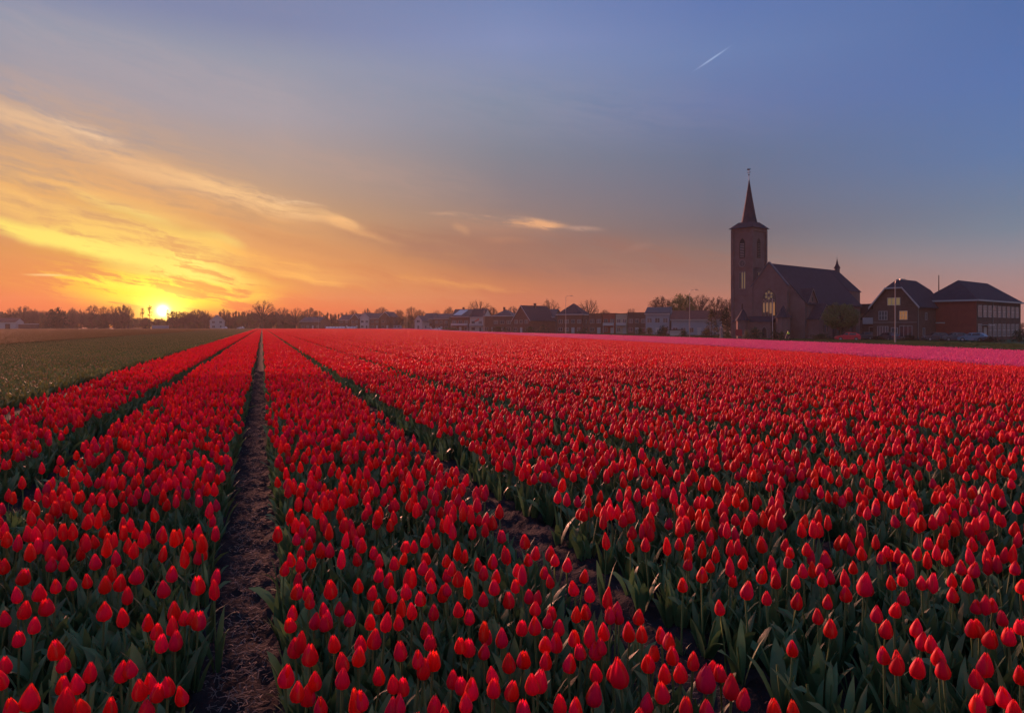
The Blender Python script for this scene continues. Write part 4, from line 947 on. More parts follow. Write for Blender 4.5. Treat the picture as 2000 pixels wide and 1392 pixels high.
# ---------------------------------------------------------------- houses along the road, right to left
def m2(px, d): return px*d/F
def house(px, d, wpx, lm, ytop, yeave, kind, label, yaw=None, wall=BRICK, roofm=TILE, ys=2, nx=3, lit=(), chim=None, name='house', group=None, balcony=False, doorx=None, dpane=GLASS, trim=None):
    """px = middle of the front, wpx = its width in photo pixels, heights from photo rows"""
    p = pos(px, d); h = empty(name, p, R(-20) if yaw is None else R(yaw), label, 'house', group)
    w_ = m2(wpx, d); gzv = p.z
    H = lambda y: CAMZ+(HY-y)/F*d-gzv
    rd, ev = H(ytop), H(yeave)
    if kind == 'front': body_gable(h, w_, lm, ev, rd, 'y', wall); rf = roof_gable(h, w_, lm, ev, rd, 'y', .4, roofm)
    elif kind == 'side': body_gable(h, w_, lm, ev, rd, 'x', wall); rf = roof_gable(h, w_, lm, ev, rd, 'x', .4, roofm)
    elif kind == 'hip': MB().box(-w_/2, w_/2, 0, lm, -.3, ev).build('wall', wall, h); rf = roof_hip(h, w_, lm, ev, rd, .45, roofm)
    else:
        MB().box(-w_/2, w_/2, 0, lm, -.3, rd-.2).build('wall', wall, h); rf = MB().box(-w_/2-.15, w_/2+.15, -.15, lm+.15, rd-.2+.003, rd).build('roof', roofm, h); ev = rd-.3
    if kind == 'front' and trim:
        mb = MB(); k = (rd-ev)/(w_/2)
        for sg in (-1, 1):
            q = [(0, rd-.12), (0, rd+.2), (sg*(w_/2+.4), ev-k*.4+.2), (sg*(w_/2+.4), ev-k*.4-.12)]; mb.prism(q if sg < 0 else q[::-1], 'y', -.36, -.27)
        mb.build('barge_board', trim, h)
    elif kind == 'side': MB().box(-w_/2-.3, w_/2+.3, -.52, -.42, ev-.45, ev-.2).build('gutter', WHITE, h)
    st_h = max(2.5, ev/ys if kind != 'front' else min(3.0, ev)); n = 0; ds = nx//2 if doorx is None else doorx
    for s in range(ys):
        z = .8+s*2.75
        if z+1.3 > (ev if kind != 'front' else rd-1.2): break
        lim = w_ if z+1.3 < ev else w_*(rd-z-1.4)/(rd-ev)*.9
        cnt = nx if z+1.3 < ev else max(1, int(lim/2.2))
        for i in range(cnt):
            x = -lim/2+lim*(i+.5)/cnt; n += 1
            if s == 0 and i == ds: door(h, x, .95, 2.1, m=WHITE if wall is not PLASTER else DOORM); continue
            window(h, x, z, min(1.7, lim/cnt*.62), 1.35, pane=(LIT if n in lit else (dpane if n % 2 else GLASSW)), bars=(1, 0))
    if kind != 'front' or True:
        for s in range(min(ys, 2)):
            if .8+s*2.75+1.3 < ev: window(h, lm*.5, .8+s*2.75, 1.2, 1.3, 'right', w_/2)
    if chim is not None: chimney(rf, chim*w_/2, lm*.5, rd-1.0, rd+.9, .7)
    if balcony:
        b_ = MB().box(-w_/2+.3, w_/2-.3, -1.3, -.003, 2.75, 2.9).box(-w_/2+.3, w_/2-.3, -1.3, -1.22, 2.903, 3.7).build('balcony', WHITE, h)
        MB().box(-w_/2+.35, -w_/2+.47, -1.28, -1.16, 0, 2.75).box(w_/2-.47, w_/2-.35, -1.28, -1.16, 0, 2.75).build('post', WHITE, b_)
    return h, rf
house(1284, 205, 46, 9, 600, 611, 'side', 'grey-blue rendered house with small dark windows beside the long purple roof', wall=PLASTB, roofm=TILE, nx=3)
h_, rf = house(1358, 200, 92, 9, 607, 622, 'side', 'long low house under a dark red roof, left of the church', wall=PLASTB, roofm=TILER, ys=1, nx=6, chim=-.4)
sh = empty('shed', pos(1321, 180), R(-15), 'small white shed with two pale bands in front of the long red roofed house', 'shed')
MB().box(-1.6, 1.6, 0, 3, -.2, 1.5).build('wall', PLASTER, sh); MB().box(-1.8, 1.8, -.2, 3.2, 1.503, 1.75).build('roof', TILE, sh); MB().box(-1.5, 1.5, -.05, -.003, .9, 1.3).build('door', WHITE, sh)
house(1244, 232, 36, 8, 610, 0, 'flat', 'flat-roofed brown brick house between the cream one and the grey-blue one', wall=BRICKD, nx=3)
house(1214, 236, 23, 8, 612, 0, 'flat', 'flat-roofed cream house with white panels in the brick terrace', wall=CREAM, nx=2, dpane=GLASSW, balcony=True)
house(1189.5, 238, 25, 8, 611.5, 0, 'flat', 'flat-roofed red brick terrace house with a small white porch', wall=BRICKR, nx=2, balcony=True)
house(1163, 240, 27, 8, 612, 0, 'flat', 'leftmost flat-roofed brick terrace house, broad white window band downstairs', wall=BRICK, nx=2)
house(1113, 250, 50, 11, 592, 614, 'hip', 'large brick house with a tall dark hipped roof and white eaves', wall=BRICK, roofm=SLATE, nx=4)
house(1072, 268, 24, 9, 604, 618, 'side', 'dark brick house half hidden between the steep gabled and the hipped house', wall=BRICKD, nx=2)
h_, rf = house(1018, 262, 50, 13, 597, 625, 'front', 'steep gabled brick house with white gable edges and a thick chimney', yaw=-48, wall=BRICK, roofm=SLATE, nx=3, trim=WHITE, chim=.1)
house(981, 290, 40, 9, 604, 617, 'hip', 'hipped brown brick house left of the steep white-edged gable', wall=BRICKD, nx=3, chim=-.2)
house(956, 300, 26, 8, 617, 0, 'flat', 'low flat-roofed extension with white fascia behind the second street lamp', wall=BRICK, roofm=WHITE, nx=2, ys=1)
h_, rf = house(931, 312, 30, 9, 603, 618, 'side', 'semi-detached pale house with white balcony, right half under slate roof', wall=PLASTER, roofm=SLATE, nx=2, balcony=True)
h_, rf = house(899, 314, 38, 9, 604, 617, 'side', 'semi-detached house with bright roof panels and white balcony, left half', wall=BRICK, roofm=TILE, nx=3, chim=-.1, balcony=True)
MB().add([(-3.4, .5, 0), (-.2, .5, 0), (1.2, 3.4, 0), (-2.0, 3.4, 0)], [(0, 1, 2, 3)]).build('solar_panel', mat('pale_panel', (.55, .55, .55), .3, .5), rf).location = (0, 0, 0)
_w = m2(38, 314); _h = bpy.data.objects[rf.name]; bpy.data.objects.remove([c for c in rf.children if c.name.startswith('solar_panel')][0])
_ev = CAMZ+(HY-617)/F*314-pos(899, 314).z; _rd = CAMZ+(HY-604)/F*314-pos(899, 314).z; _k = (_rd-_ev)/4.5
MB().add([(-3.6, .3, _ev+_k*.3+.25), (.4, .3, _ev+_k*.3+.25), (2.2, 3.9, _ev+_k*3.9+.25), (-1.8, 3.9, _ev+_k*3.9+.25), (-3.6, .3, _ev+_k*.3+.2), (.4, .3, _ev+_k*.3+.2), (2.2, 3.9, _ev+_k*3.9+.2), (-1.8, 3.9, _ev+_k*3.9+.2)], [(0, 1, 2, 3), (7, 6, 5, 4), (0, 4, 5, 1), (1, 5, 6, 2), (2, 6, 7, 3), (3, 7, 4, 0)]).build('roof_panel', mat('pale_panel', (.55, .55, .55), .3, .5), rf)
house(862, 345, 30, 9, 613, 621, 'side', 'plain dark house at the left end of the white balcony pair', wall=BRICKD, nx=3)
house(836, 360, 22, 9, 612, 622, 'side', 'narrow dark terraced house right of the small pale gable', wall=BRICKD, nx=2)
house(817, 350, 16, 8, 617, 626, 'front', 'small pale gabled house standing by the parked blue van', wall=PLASTER, nx=1, trim=WHITE)
for i, (px, wp, yt, wl_, kd, lb) in enumerate([(752, 20, 609, BRICKD, 'front', 'dark brick end house with a white edged gable, right end of the far terrace'), (732, 20, 612, BRICK, 'side', 'far terrace house just left of the white edged gable'),
        (712, 20, 611, PLASTER, 'front', 'pale gabled house in the middle of the far terrace'), (693, 18, 613, BRICKD, 'front', 'far terrace house with a small gable left of the pale one'), (672, 24, 615, BRICKD, 'side', 'leftmost house of the far terrace, under a long dark roof')]):
    house(px, 385+i*4, wp, 9, yt, yt+9, kd, lb, wall=wl_, nx=2, trim=WHITE if kd == 'front' else None)
house(606, 430, 46, 10, 619, 627, 'side', 'long low dark house in the trees right of the big bare tree', wall=BRICKD, nx=4, ys=1)
house(424, 440, 26, 10, 615, 626, 'front', 'pale farmhouse with white gable edges left of the big bare tree', yaw=20, wall=PLASTER, nx=2, trim=WHITE, chim=.5)
bn = empty('barn', pos(2, 400), R(15), 'pale grey barn with a shallow red-brown roof at the left edge', 'barn')
body_gable(bn, 14, 12, 4.2, 6.2, 'x', PLASTER); roof_gable(bn, 14, 12, 4.2, 6.2, 'x', .5, TILER); MB().box(2, 4.4, -.06, -.003, 0, 3).build('door', DARK, bn)
gh = empty('greenhouse', pos(50, 400), R(8), 'low shed with a bright white roof edge right of the grey barn', 'shed')
MB().box(-3.8, 3.8, 0, 6, -.2, 2.7).build('wall', BRICKD, gh); MB().box(-4, 4, -.3, 6.3, 2.703, 3.1).build('roof', WHITE, gh)
g3 = empty('shed', pos(310, 430), R(5), 'long pale shed under the sun at the foot of the trees', 'shed')
MB().box(-4, 4, 0, 5, -.2, 2.0).build('wall', PLASTB, g3); MB().box(-4.2, 4.2, -.2, 5.2, 2.003, 2.25).build('roof', PLASTER, g3)

# ---------------------------------------------------------------- street lamps, poles
def lamp(px, d, ytop, label, arm=1.5):
    p = pos(px, d); h = CAMZ+(HY-ytop)/F*d-p.z; o = empty('street_lamp', p, 0, label, 'street lamp', 'street lamps along the road')
    pl_ = MB().tube([(0, 0, -.1), (0, 0, 1.2), (0, 0, 1.25), (0, 0, h-.55)], [.11, .11, .085, .055], 8).build('pole', METAL, o)
    MB().tube([(0, 0, h-.55), (.1, 0, h-.15), (.45, 0, h), (arm, 0, h+.02)], [.055, .05, .045, .04], 6).build('arm', METAL, o)
    MB().prism([(arm-.05, h-.05), (arm+.75, h-.06), (arm+.8, h+.03), (arm+.2, h+.12), (arm-.05, h+.08)], 'y', -.14, .14).build('lamp_head', METAL, o)
    return o
lamp(1748.5, 104, 546, 'tall pale street lamp in front of the dark gabled house', .7)
lamp(1347, 165, 566, 'street lamp with curved arm left of the church, before the red roofed house', 1.1)
lamp(1105, 225, 578, 'street lamp in front of the large hipped house', 1.5)
lamp(945.5, 270, 604, 'street lamp beside the white balcony houses', .6)
lamp(795, 330, 608, 'faint street lamp near the parked blue van', .6); lamp(622, 400, 616, 'faintest far street lamp among the trees', .6)
fp = empty('flagpole', pos(1509, 131), 0, 'bare white flagpole in front of the church window', 'flagpole')
MB().tube([(0, 0, -.1), (0, 0, 7.4)], [.06, .035], 8).build('pole', WHITE, fp); MB().lathe([(.02, 0), (.08, .08), (.02, .16)], 8, (0, 0, 7.4)).build('finial', WHITE, fp)
fl = empty('flagpole', pos(936, 298), 0, 'flagpole with a limp red and white flag before the balcony house', 'flagpole')
MB().tube([(0, 0, -.1), (0, 0, 6.2)], [.05, .03], 6).build('pole', WHITE, fl)
MB().prism([(-.05, 6.0), (-1.9, 4.9), (-2.0, 4.2), (-1.1, 4.6), (-.05, 5.0)], 'y', -.03, .03).build('flag', mat('flag_cloth', (.55, .14, .08), .8), fl)

# ---------------------------------------------------------------- cars
def car(p, yaw, paint, label, group='cars parked by the houses', L=4.1, H=1.48, van=False):
    o = empty('parked_car', p, yaw, label, 'car', group); hw = .84; hl = L/2
    lower = [(-hl, .35), (-hl+.05, .22), (hl-.1, .22), (hl, .38), (hl-.04, .70), (hl-.95, .92), (-hl+.12, .95), (-hl, .80)]
    MB().prism(lower, 'y', -hw, hw).build('body', paint, o, False)
    if van: top = [(-hl+.06, .953), (hl-1.0, .953), (hl-1.5, H), (-hl+.15, H)]
    else: top = [(-hl+.12, .953), (hl-1.05, .925), (hl-1.75, H-.04), (hl-2.3, H), (-hl+.85, H-.03), (-hl+.3, 1.15)]
    tp = [(x, z) for x, z in top]; iw = hw-.14
    v = [(x, -(hw-.02) if z < 1.0 else -iw, z) for x, z in tp]+[(x, (hw-.02) if z < 1.0 else iw, z) for x, z in tp]; n = len(tp)
    cb = MB().add(v, [tuple(range(n))[::-1], tuple(range(n, 2*n))]+[(i, (i+1) % n, (i+1) % n+n, i+n) for i in range(n)]).build('cabin', paint, o)
    gl = lambda poly, nm: None
    for sg in (-1, 1):
        ya = sg*(hw-.03); yb = sg*(iw+.015); zf = lambda z: ya+(yb-ya)*min(1, max(0, (z-.95)/(H-.95)))
        xs_ = ((-hl+.5, -.1), (0.0, hl-1.55)) if not van else ((-hl+.5, -.4), (.1, hl-1.5))
        for x0, x1 in xs_:
            q = [(x0+(.25 if x0 < -1 else 0), 1.0), (x1+(.35 if x1 > .3 else 0), 1.0), (x1-.15, H-.14), (x0+.3 if x0 < -1 else x0, H-.14)]
            vv = [(x, zf(z)+sg*.012, z) for x, z in q]+[(x, zf(z)-sg*.03, z) for x, z in q]
            MB().add(vv, [(0, 1, 2, 3), (7, 6, 5, 4), (0, 4, 5, 1), (1, 5, 6, 2), (2, 6, 7, 3), (3, 7, 4, 0)]).build('side_window', GLASS, o)
    wsx = ((hl-1.12, .96), (hl-1.72, H-.08)) if not van else ((hl-1.02, .99), (hl-1.46, H-.08))
    (xa, za), (xb, zb) = wsx
    MB().add([(xa+.03, -iw, za), (xa+.03, iw, za), (xb+.03, iw-.06, zb), (xb+.03, -iw+.06, zb), (xa-.05, -iw, za), (xa-.05, iw, za), (xb-.05, iw-.06, zb), (xb-.05, -iw+.06, zb)], [(0, 1, 2, 3), (7, 6, 5, 4), (0, 4, 5, 1), (1, 5, 6, 2), (2, 6, 7, 3), (3, 7, 4, 0)]).build('windscreen', GLASS, o)
    for sx in (-hl+.75, hl-.78):
        for sy in (-1, 1):
            t_ = MB(); n = 14; 
            t_.prism([(sx+.31*math.cos(2*math.pi*i/n), .31+.31*math.sin(2*math.pi*i/n)) for i in range(n)], 'y', sy*(hw-.2), sy*(hw+.015)); w1 = t_.build('wheel', RUBBER, o)
            t_ = MB(); t_.prism([(sx+.19*math.cos(2*math.pi*i/n), .31+.19*math.sin(2*math.pi*i/n)) for i in range(n)], 'y', sy*(hw+.016), sy*(hw+.03)); t_.build('rim', RIM, w1)
    for sy in (-1, 1):
        MB().box(hl-.16, hl+.01, sy*.5-.14, sy*.5+.14, .56, .70).build('headlight', WHITE, o)
        MB().box(-hl-.012, -hl+.08, sy*.62-.12, sy*.62+.12, .66, .86).build('tail_light', mat('tail_lamp', (.4, .02, .02), .3), o)
    return o
P_RED = mat('red_car_paint', (.80, .02, .05), .3, .5); P_GREY = mat('grey_car_paint', (.10, .11, .12), .3, .5); P_SIL = mat('silver_car_paint', (.42, .44, .46), .3, .5); P_BLU = mat('pale_blue_car_paint', (.14, .22, .30), .3, .5); P_WHT = mat('white_car_paint', (.7, .7, .7), .3, .5); P_BLK = mat('dark_car_paint', (.05, .055, .07), .3, .5)
cyc = [
 (1655, 124, P_RED, 165, 'red hatchback parked at the roadside right of the church tree'), (1693, 134, P_GREY, 120, 'small grey car nosed in between red car and dark gabled house'),
 (1828, 122, P_BLK, 170, 'dark car before the blank red brick school wall, left one'), (1864, 120, P_GREY, 170, 'dull grey car before the blank red brick school wall, right one'),
 (1900, 117, P_BLU, 130, 'pale blue car at the corner of the red brick school'), (1734, 123, P_BLK, 100, 'dark car half hidden behind the tallest street lamp'),
 (775, 335, P_BLU, 175, 'pale blue van beside the far terrace'), (836, 330, P_SIL, 175, 'silver car before the narrow dark terraced house'), (852, 326, P_WHT, 175, 'white car right of the silver one before dark houses'),
 (437, 425, P_WHT, 170, 'white car beside the pale farmhouse'), (470, 425, P_WHT, 175, 'white car near the foot of the big bare tree')]
for px, d, pm, yw, lb in cyc: car(pos(px, d), R(yw), pm, lb, L=4.6 if 'van' in lb else 4.0, H=2.0 if 'van' in lb else 1.46, van='van' in lb)
for i in range(9): car(pos(640+i*6.3+(3 if i > 5 else 0), 395), R(95), P_WHT, 'white car in the row parked nose-on before the far terrace', 'white cars parked before the far terrace', 3.8)

# ---------------------------------------------------------------- cyclist in a yellow-green jacket
cp = pos(1540, 126); 
bk = empty('bicycle', cp, R(172), 'dark bicycle ridden along the road before the church', 'bicycle')
for nm, x in (('rear_wheel', -.52), ('front_wheel', .54)):
    mb = MB()
    for q in range(16):
        a, b = 2*math.pi*q/16, 2*math.pi*(q+1)/16; mb.tube([(x+.34*math.cos(a), 0, .35+.34*math.sin(a)), (x+.34*math.cos(b), 0, .35+.34*math.sin(b))], .022, 4, False)
    for q in range(8): mb.tube([(x, 0, .35), (x+.33*math.cos(q*math.pi/4), 0, .35+.33*math.sin(q*math.pi/4))], .005, 3, False)
    mb.build(nm, RUBBER, bk)
MB().tube([(-.52, 0, .35), (-.15, 0, .82), (.38, 0, .88)], .02, 5).tube([(-.15, 0, .82), (-.05, 0, .32), (.38, 0, .88)], .02, 5).tube([(-.52, 0, .35), (-.05, 0, .32)], .015, 5).tube([(.38, 0, 1.0), (.42, 0, .8), (.54, 0, .35)], .02, 5).build('frame', P_BLK, bk)
MB().tube([(.25, -.28, 1.06), (.38, 0, 1.04), (.25, .28, 1.06)], .018, 5).build('handlebar', METAL, bk)
MB().prism([(-.32, .95), (-.02, .97), (-.02, 1.0), (-.34, 1.01)], 'y', -.08, .08).build('saddle', RUBBER, bk)
def skin(name, verts, edges, m, parent=None, loc=(0, 0, 0), rz=0, lv=1):
    me = bpy.data.meshes.new(name); me.from_pydata([v[0] for v in verts], edges, []); o = bpy.data.objects.new(name, me); link(o); me.materials.append(m)
    sk = o.modifiers.new('skin', 'SKIN')
    for i, v in enumerate(verts):
        me.skin_vertices[0].data[i].radius = v[1] if isinstance(v[1], tuple) else (v[1], v[1])
    me.skin_vertices[0].data[0].use_root = True; o.modifiers.new('sub', 'SUBSURF').levels = lv; o.modifiers['sub'].render_levels = lv
    if parent: o.parent = parent
    else: o.location = loc; o.rotation_euler = (0, 0, rz)
    return o
if not hasattr(bpy.types.Mesh, 'skin_vertices'): pass
pr_ = empty('person', cp, R(172), 'cyclist in a bright yellow-green jacket riding past the church', 'person')
def ensure_skin(o): pass
def skinned(name, verts, edges, m, parent):
    me = bpy.data.meshes.new(name); me.from_pydata([v[0] for v in verts], edges, []); me.materials.append(m)
    o = bpy.data.objects.new(name, me); link(o); o.parent = parent
    o.modifiers.new('skin', 'SKIN')
    if not me.skin_vertices:
        bm = bmesh.new(); bm.from_mesh(me); bm.verts.layers.skin.verify(); bm.to_mesh(me); bm.free()
    for i, v in enumerate(verts): me.skin_vertices[0].data[i].radius = v[1]
    me.skin_vertices[0].data[0].use_root = True
    s = o.modifiers.new('sub', 'SUBSURF'); s.levels = 1; s.render_levels = 1
    return o
SKIN = mat('skin', (.45, .26, .19), .6); TROU = mat('dark_trousers', (.03, .035, .05), .8); HIVIS = mat('yellow_green_jacket', (.50, .85, .06), .7)
V = [((-.15, 0, 1.02), (.15, .14)), ((-.05, 0, 1.25), (.15, .12)), ((.06, 0, 1.48), (.17, .11)), ((.10, 0, 1.58), (.06, .06)), ((.14, 0, 1.70), (.09, .11)), ((.14, 0, 1.80), (.075, .09)),
     ((.08, .2, 1.46), (.06, .06)), ((.14, .26, 1.24), (.045, .045)), ((.28, .27, 1.09), (.035, .035)), ((.08, -.2, 1.46), (.06, .06)), ((.14, -.26, 1.24), (.045, .045)), ((.28, -.27, 1.09), (.035, .035)),
     ((-.1, .1, .96), (.09, .09)), ((.22, .12, .82), (.065, .065)), ((.06, .12, .42), (.045, .045)), ((.18, .12, .36), (.035, .03)), ((-.1, -.1, .96), (.09, .09)), ((.16, -.12, .66), (.065, .065)), ((-.1, -.12, .26), (.045, .045)), ((.04, -.12, .2), (.035, .03))]
E = [(0, 1), (1, 2), (2, 3), (3, 4), (4, 5), (2, 6), (6, 7), (7, 8), (2, 9), (9, 10), (10, 11), (0, 12), (12, 13), (13, 14), (14, 15), (0, 16), (16, 17), (17, 18), (18, 19)]
skinned('body', V, E, SKIN, pr_)
J = [((-.13, 0, 1.04), (.19, .17)), ((-.05, 0, 1.25), (.18, .15)), ((.06, 0, 1.47), (.19, .13)), ((.08, .2, 1.46), (.085, .085)), ((.14, .26, 1.24), (.065, .065)), ((.25, .27, 1.11), (.055, .055)), ((.08, -.2, 1.46), (.085, .085)), ((.14, -.26, 1.24), (.065, .065)), ((.25, -.27, 1.11), (.055, .055))]
skinned('jacket', J, [(0, 1), (1, 2), (2, 3), (3, 4), (4, 5), (2, 6), (6, 7), (7, 8)], HIVIS, pr_)
T = [((-.15, 0, 1.0), (.16, .15)), ((-.1, .1, .96), (.105, .105)), ((.22, .12, .82), (.08, .08)), ((.07, .12, .44), (.06, .06)), ((-.1, -.1, .96), (.105, .105)), ((.16, -.12, .66), (.08, .08)), ((-.09, -.12, .28), (.06, .06))]
skinned('trousers', T, [(0, 1), (1, 2), (2, 3), (0, 4), (4, 5), (5, 6)], TROU, pr_)
MB().lathe([(.10, 0), (.115, .08), (.08, .16), (.02, .2)], 10, (.11, 0, 1.70)).build('hair', mat('dark_hair', (.03, .02, .015), .7), pr_, True)

# small things by the church: pale stone pillar, red sign
pl2 = empty('gate_pillar', pos(1409, 142), 0, 'pale tapered stone pillar by the dark conifers left of the church tower', 'pillar')
MB().lathe([(.55, -.1), (.5, .3), (.36, .35), (.3, 1.9), (.4, 2.0), (.1, 2.5)], 8).build('shaft', STONE, pl2)
rsn = empty('notice_board', pos(1443, 132), R(-20), 'small red notice board at the foot of the church tower', 'sign')
MB().box(-.6, .6, -.04, .04, .7, 1.9).build('board', mat('red_board', (.35, .04, .04), .6), rsn); MB().box(-.5, -.42, .05, .12, -.1, 1.8).box(.42, .5, .05, .12, -.1, 1.8).build('post', BRICKD, rsn)

# ---------------------------------------------------------------- trees
def grow(rd_, spread, levels, style):
    """trunk and limbs of a tree 1 unit tall; returns MB of wood, MB of twigs, list of twig tips"""
    wood = MB(); twigs = MB(); tips = []
    def rec(p, d, L, r, lv):
        n = 3; pts_ = [p]; q = p; dd = d
        for i in range(n):
            dd = (dd+Vector((rd_.uniform(-1, 1), rd_.uniform(-1, 1), rd_.uniform(-.3, .7)))*(.16 if lv else .05)).normalized(); q = q+dd*L/n; pts_.append(q)
        (wood if lv < 2 else twigs).tube(pts_, [r*(1-.45*i/n) for i in range(n+1)], 5 if lv < 2 else 3, False)
        if lv >= levels: tips.append((q, dd)); return
        kids = (9 if lv == 0 else rd_.choice([3, 4, 4])) if style != 'poplar' else (12 if lv == 0 else 3)
        for i in range(kids):
            t = rd_.uniform(.45, 1) if lv else rd_.uniform(.35, 1.0)
            pp_ = pts_[0].lerp(pts_[-1], t) if lv else pts_[min(n, int(t*n))]
            az = rd_.uniform(0, 6.28) if lv else i*2.4+rd_.uniform(-.3, .3)
            sp2 = spread*(1.0 if lv else 1.15)*rd_.uniform(.6, 1.2)
            side = Vector((math.cos(az), math.sin(az), 0)); nd_ = (dd*math.cos(sp2)+side*math.sin(sp2)).normalized()
            if style == 'poplar': nd_ = (Vector((0, 0, 1))*1.0+side*.22).normalized()
            rec(pp_, nd_, L*rd_.uniform(.55, .78)*(1.05 if lv == 0 and style != 'poplar' else 1)*(.35 if style == 'poplar' and lv == 0 else 1), r*.56, lv+1)
        tips.append((q, dd))
    rec(Vector((0, 0, 0)), Vector((0, 0, 1)), .45 if style != 'poplar' else .9, .026 if style != 'poplar' else .02, 0)
    return wood, twigs, tips
def leaves_on(mb, tips, n, size, rd_, rad):
    for q, dd in tips:
        for _ in range(n):
            c = q+Vector((rd_.gauss(0, rad), rd_.gauss(0, rad), rd_.gauss(0, rad)*.8)); a = Vector((rd_.uniform(-1, 1), rd_.uniform(-1, 1), rd_.uniform(-1, 1))).normalized(); b = a.orthogonal().normalized(); s = size*rd_.uniform(.6, 1.4)
            mb.add([c-a*s, c+b*s*.6, c+a*s, c-b*s*.6], [(0, 1, 2, 3)])
def round_tree(rd_, kind):
    wood = MB(); tw = MB(); tips = []; rx = rd_.uniform(.36, .44); zc = .60; rz_ = .40
    wood.tube([(0, 0, 0), (rd_.uniform(-.01, .01), 0, .2), (rd_.uniform(-.02, .02), rd_.uniform(-.02, .02), .45), (rd_.uniform(-.03, .03), 0, .72)], [.034, .026, .018, .006], 6, False)
    lump = [(rd_.uniform(0, 6.28), rd_.uniform(-.5, 1), rd_.uniform(.8, 1.12)) for _ in range(9)]
    def env(a, u):
        k = 1.0
        for la, lu, lk_ in lump:
            if abs((a-la+math.pi) % (2*math.pi)-math.pi) < .6 and abs(u-lu) < .45: k = lk_
        c = math.sqrt(max(0, 1-u*u)); return Vector((rx*c*math.cos(a)*k, rx*c*math.sin(a)*k, zc+rz_*u*k*(1 if u > 0 else .75)))
    NL = 30
    for i in range(NL):
        u = -.75+1.72*(i+.5)/NL; a = i*2.4+rd_.uniform(-.3, .3); e_ = env(a, min(.97, u))*rd_.uniform(.93, 1.0); e_.z = env(a, min(.97, u)).z
        s0 = Vector((0, 0, rd_.uniform(.18, .32)+.22*max(0, u))); m1 = s0.lerp(e_, .45)+Vector((0, 0, .05)); m2_ = s0.lerp(e_, .75)+Vector((rd_.uniform(-.03, .03), rd_.uniform(-.03, .03), .035))
        wood.tube([s0, m1, m2_, e_], [.013, .009, .006, .002], 4, False)
        for j in range(13):
            t = rd_.uniform(.35, .98); b = (s0.lerp(m1, t*2) if t < .5 else m1.lerp(e_, t*2-1)); u2 = max(-.95, min(.98, u+rd_.uniform(-.35, .4))); q = env(a+rd_.uniform(-.5, .5), u2); q = b.lerp(q, rd_.uniform(.5, 1.0)*(.5 if t < .6 else .8))
            tw.tube([b, b.lerp(q, .5)+Vector((0, 0, .015)), q], [.0035, .0026, .0014], 3, False); tips.append((q, None)); tips.append((b.lerp(q, .6), None))
    tips += [(env(rd_.uniform(0, 6.28), rd_.uniform(-.7, .95))*1.0, None) for _ in range(40)]
    leaves_on(tw, tips, {'bare': 3, 'budding': 7, 'leafy': 9}[kind], {'bare': .008, 'budding': .011, 'leafy': .015}[kind], rd_, {'bare': .018, 'budding': .024, 'leafy': .03}[kind])
    return wood, tw
TREES = {}
def kind_tree(kind, seed):
    rd_ = random.Random(seed)
    if kind in ('bare', 'budding', 'leafy'):
        wd, crown = round_tree(rd_, kind)
        cm = {'bare': FOLB, 'budding': FOLB, 'leafy': FOLG}[kind]
    elif kind == 'poplar':
        wd, tw_, tips = grow(rd_, .3, 3, 'poplar'); crown = tw_; leaves_on(crown, tips, 8, .014, rd_, .02); cm = FOLB
    elif kind == 'pine':
        wd = MB().tube([(0, 0, 0), (.02, 0, .5), (0, .01, .9)], [.02, .014, .006], 5, False); crown = MB(); tips = []
        for _ in range(16):
            z = rd_.uniform(.55, .97); a = rd_.uniform(0, 6.28); r_ = rd_.uniform(.03, .2)*(1.15-z); p = Vector((r_*math.cos(a)*2, r_*math.sin(a)*2, z)); tips.append((p, p)); wd.tube([(0, 0, z-.08), p], [.006, .003], 3, False)
        leaves_on(crown, tips, 26, .016, rd_, .035); cm = FOLD
    elif kind == 'conifer':
        wd = MB().tube([(0, 0, 0), (0, 0, .95)], [.02, .004], 5, False); crown = MB(); tips = []
        for _ in range(150):
            z = rd_.uniform(.06, 1)**.9; a = rd_.uniform(0, 6.28); r_ = .30*(1-z)**.8*rd_.uniform(.4, 1.05); tips.append((Vector((r_*math.cos(a), r_*math.sin(a), z*.97)), None))
        leaves_on(crown, tips, 9, .018, rd_, .022); cm = FOLD
    else:   # bush: a low rounded mass of small leaves
        wd = MB(); crown = MB(); tips = []
        for _ in range(7): a = rd_.uniform(0, 6.28); wd.tube([(0, 0, 0), (.12*math.cos(a), .12*math.sin(a), .3), (.3*math.cos(a), .3*math.sin(a), .75)], [.02, .012, .005], 3, False)
        for _ in range(170):
            a = rd_.uniform(0, 6.28); u = rd_.uniform(0, 1)**.4; th_ = rd_.uniform(0, 1.57); k = rd_.uniform(.85, 1.1); tips.append((Vector((.62*u*math.cos(a)*math.cos(th_)*k, .62*u*math.sin(a)*math.cos(th_)*k, .1+.85*u*math.sin(th_)*k)), None))
        leaves_on(crown, tips, 10, .035, rd_, .04); cm = FOLD if kind == 'darkbush' else HEDGE
    return mesh_of('trunk', wd.v, wd.f, BARK), mesh_of('crown', crown.v, crown.f, cm)
for kd, n_ in (('bare', 3), ('budding', 3), ('leafy', 2), ('poplar', 2), ('pine', 2), ('conifer', 2), ('bush', 2), ('darkbush', 2)):
    TREES[kd] = []
    for i in range(n_):
        a, b = kind_tree(kd, 900+i*17+len(kd)*31); zm = max(v.co.z for v in b.vertices); rm = np.percentile([math.hypot(v.co.x, v.co.y) for v in b.vertices], 97)
        TREES[kd].append((a, b, zm, rm))
tk = random.Random(21)
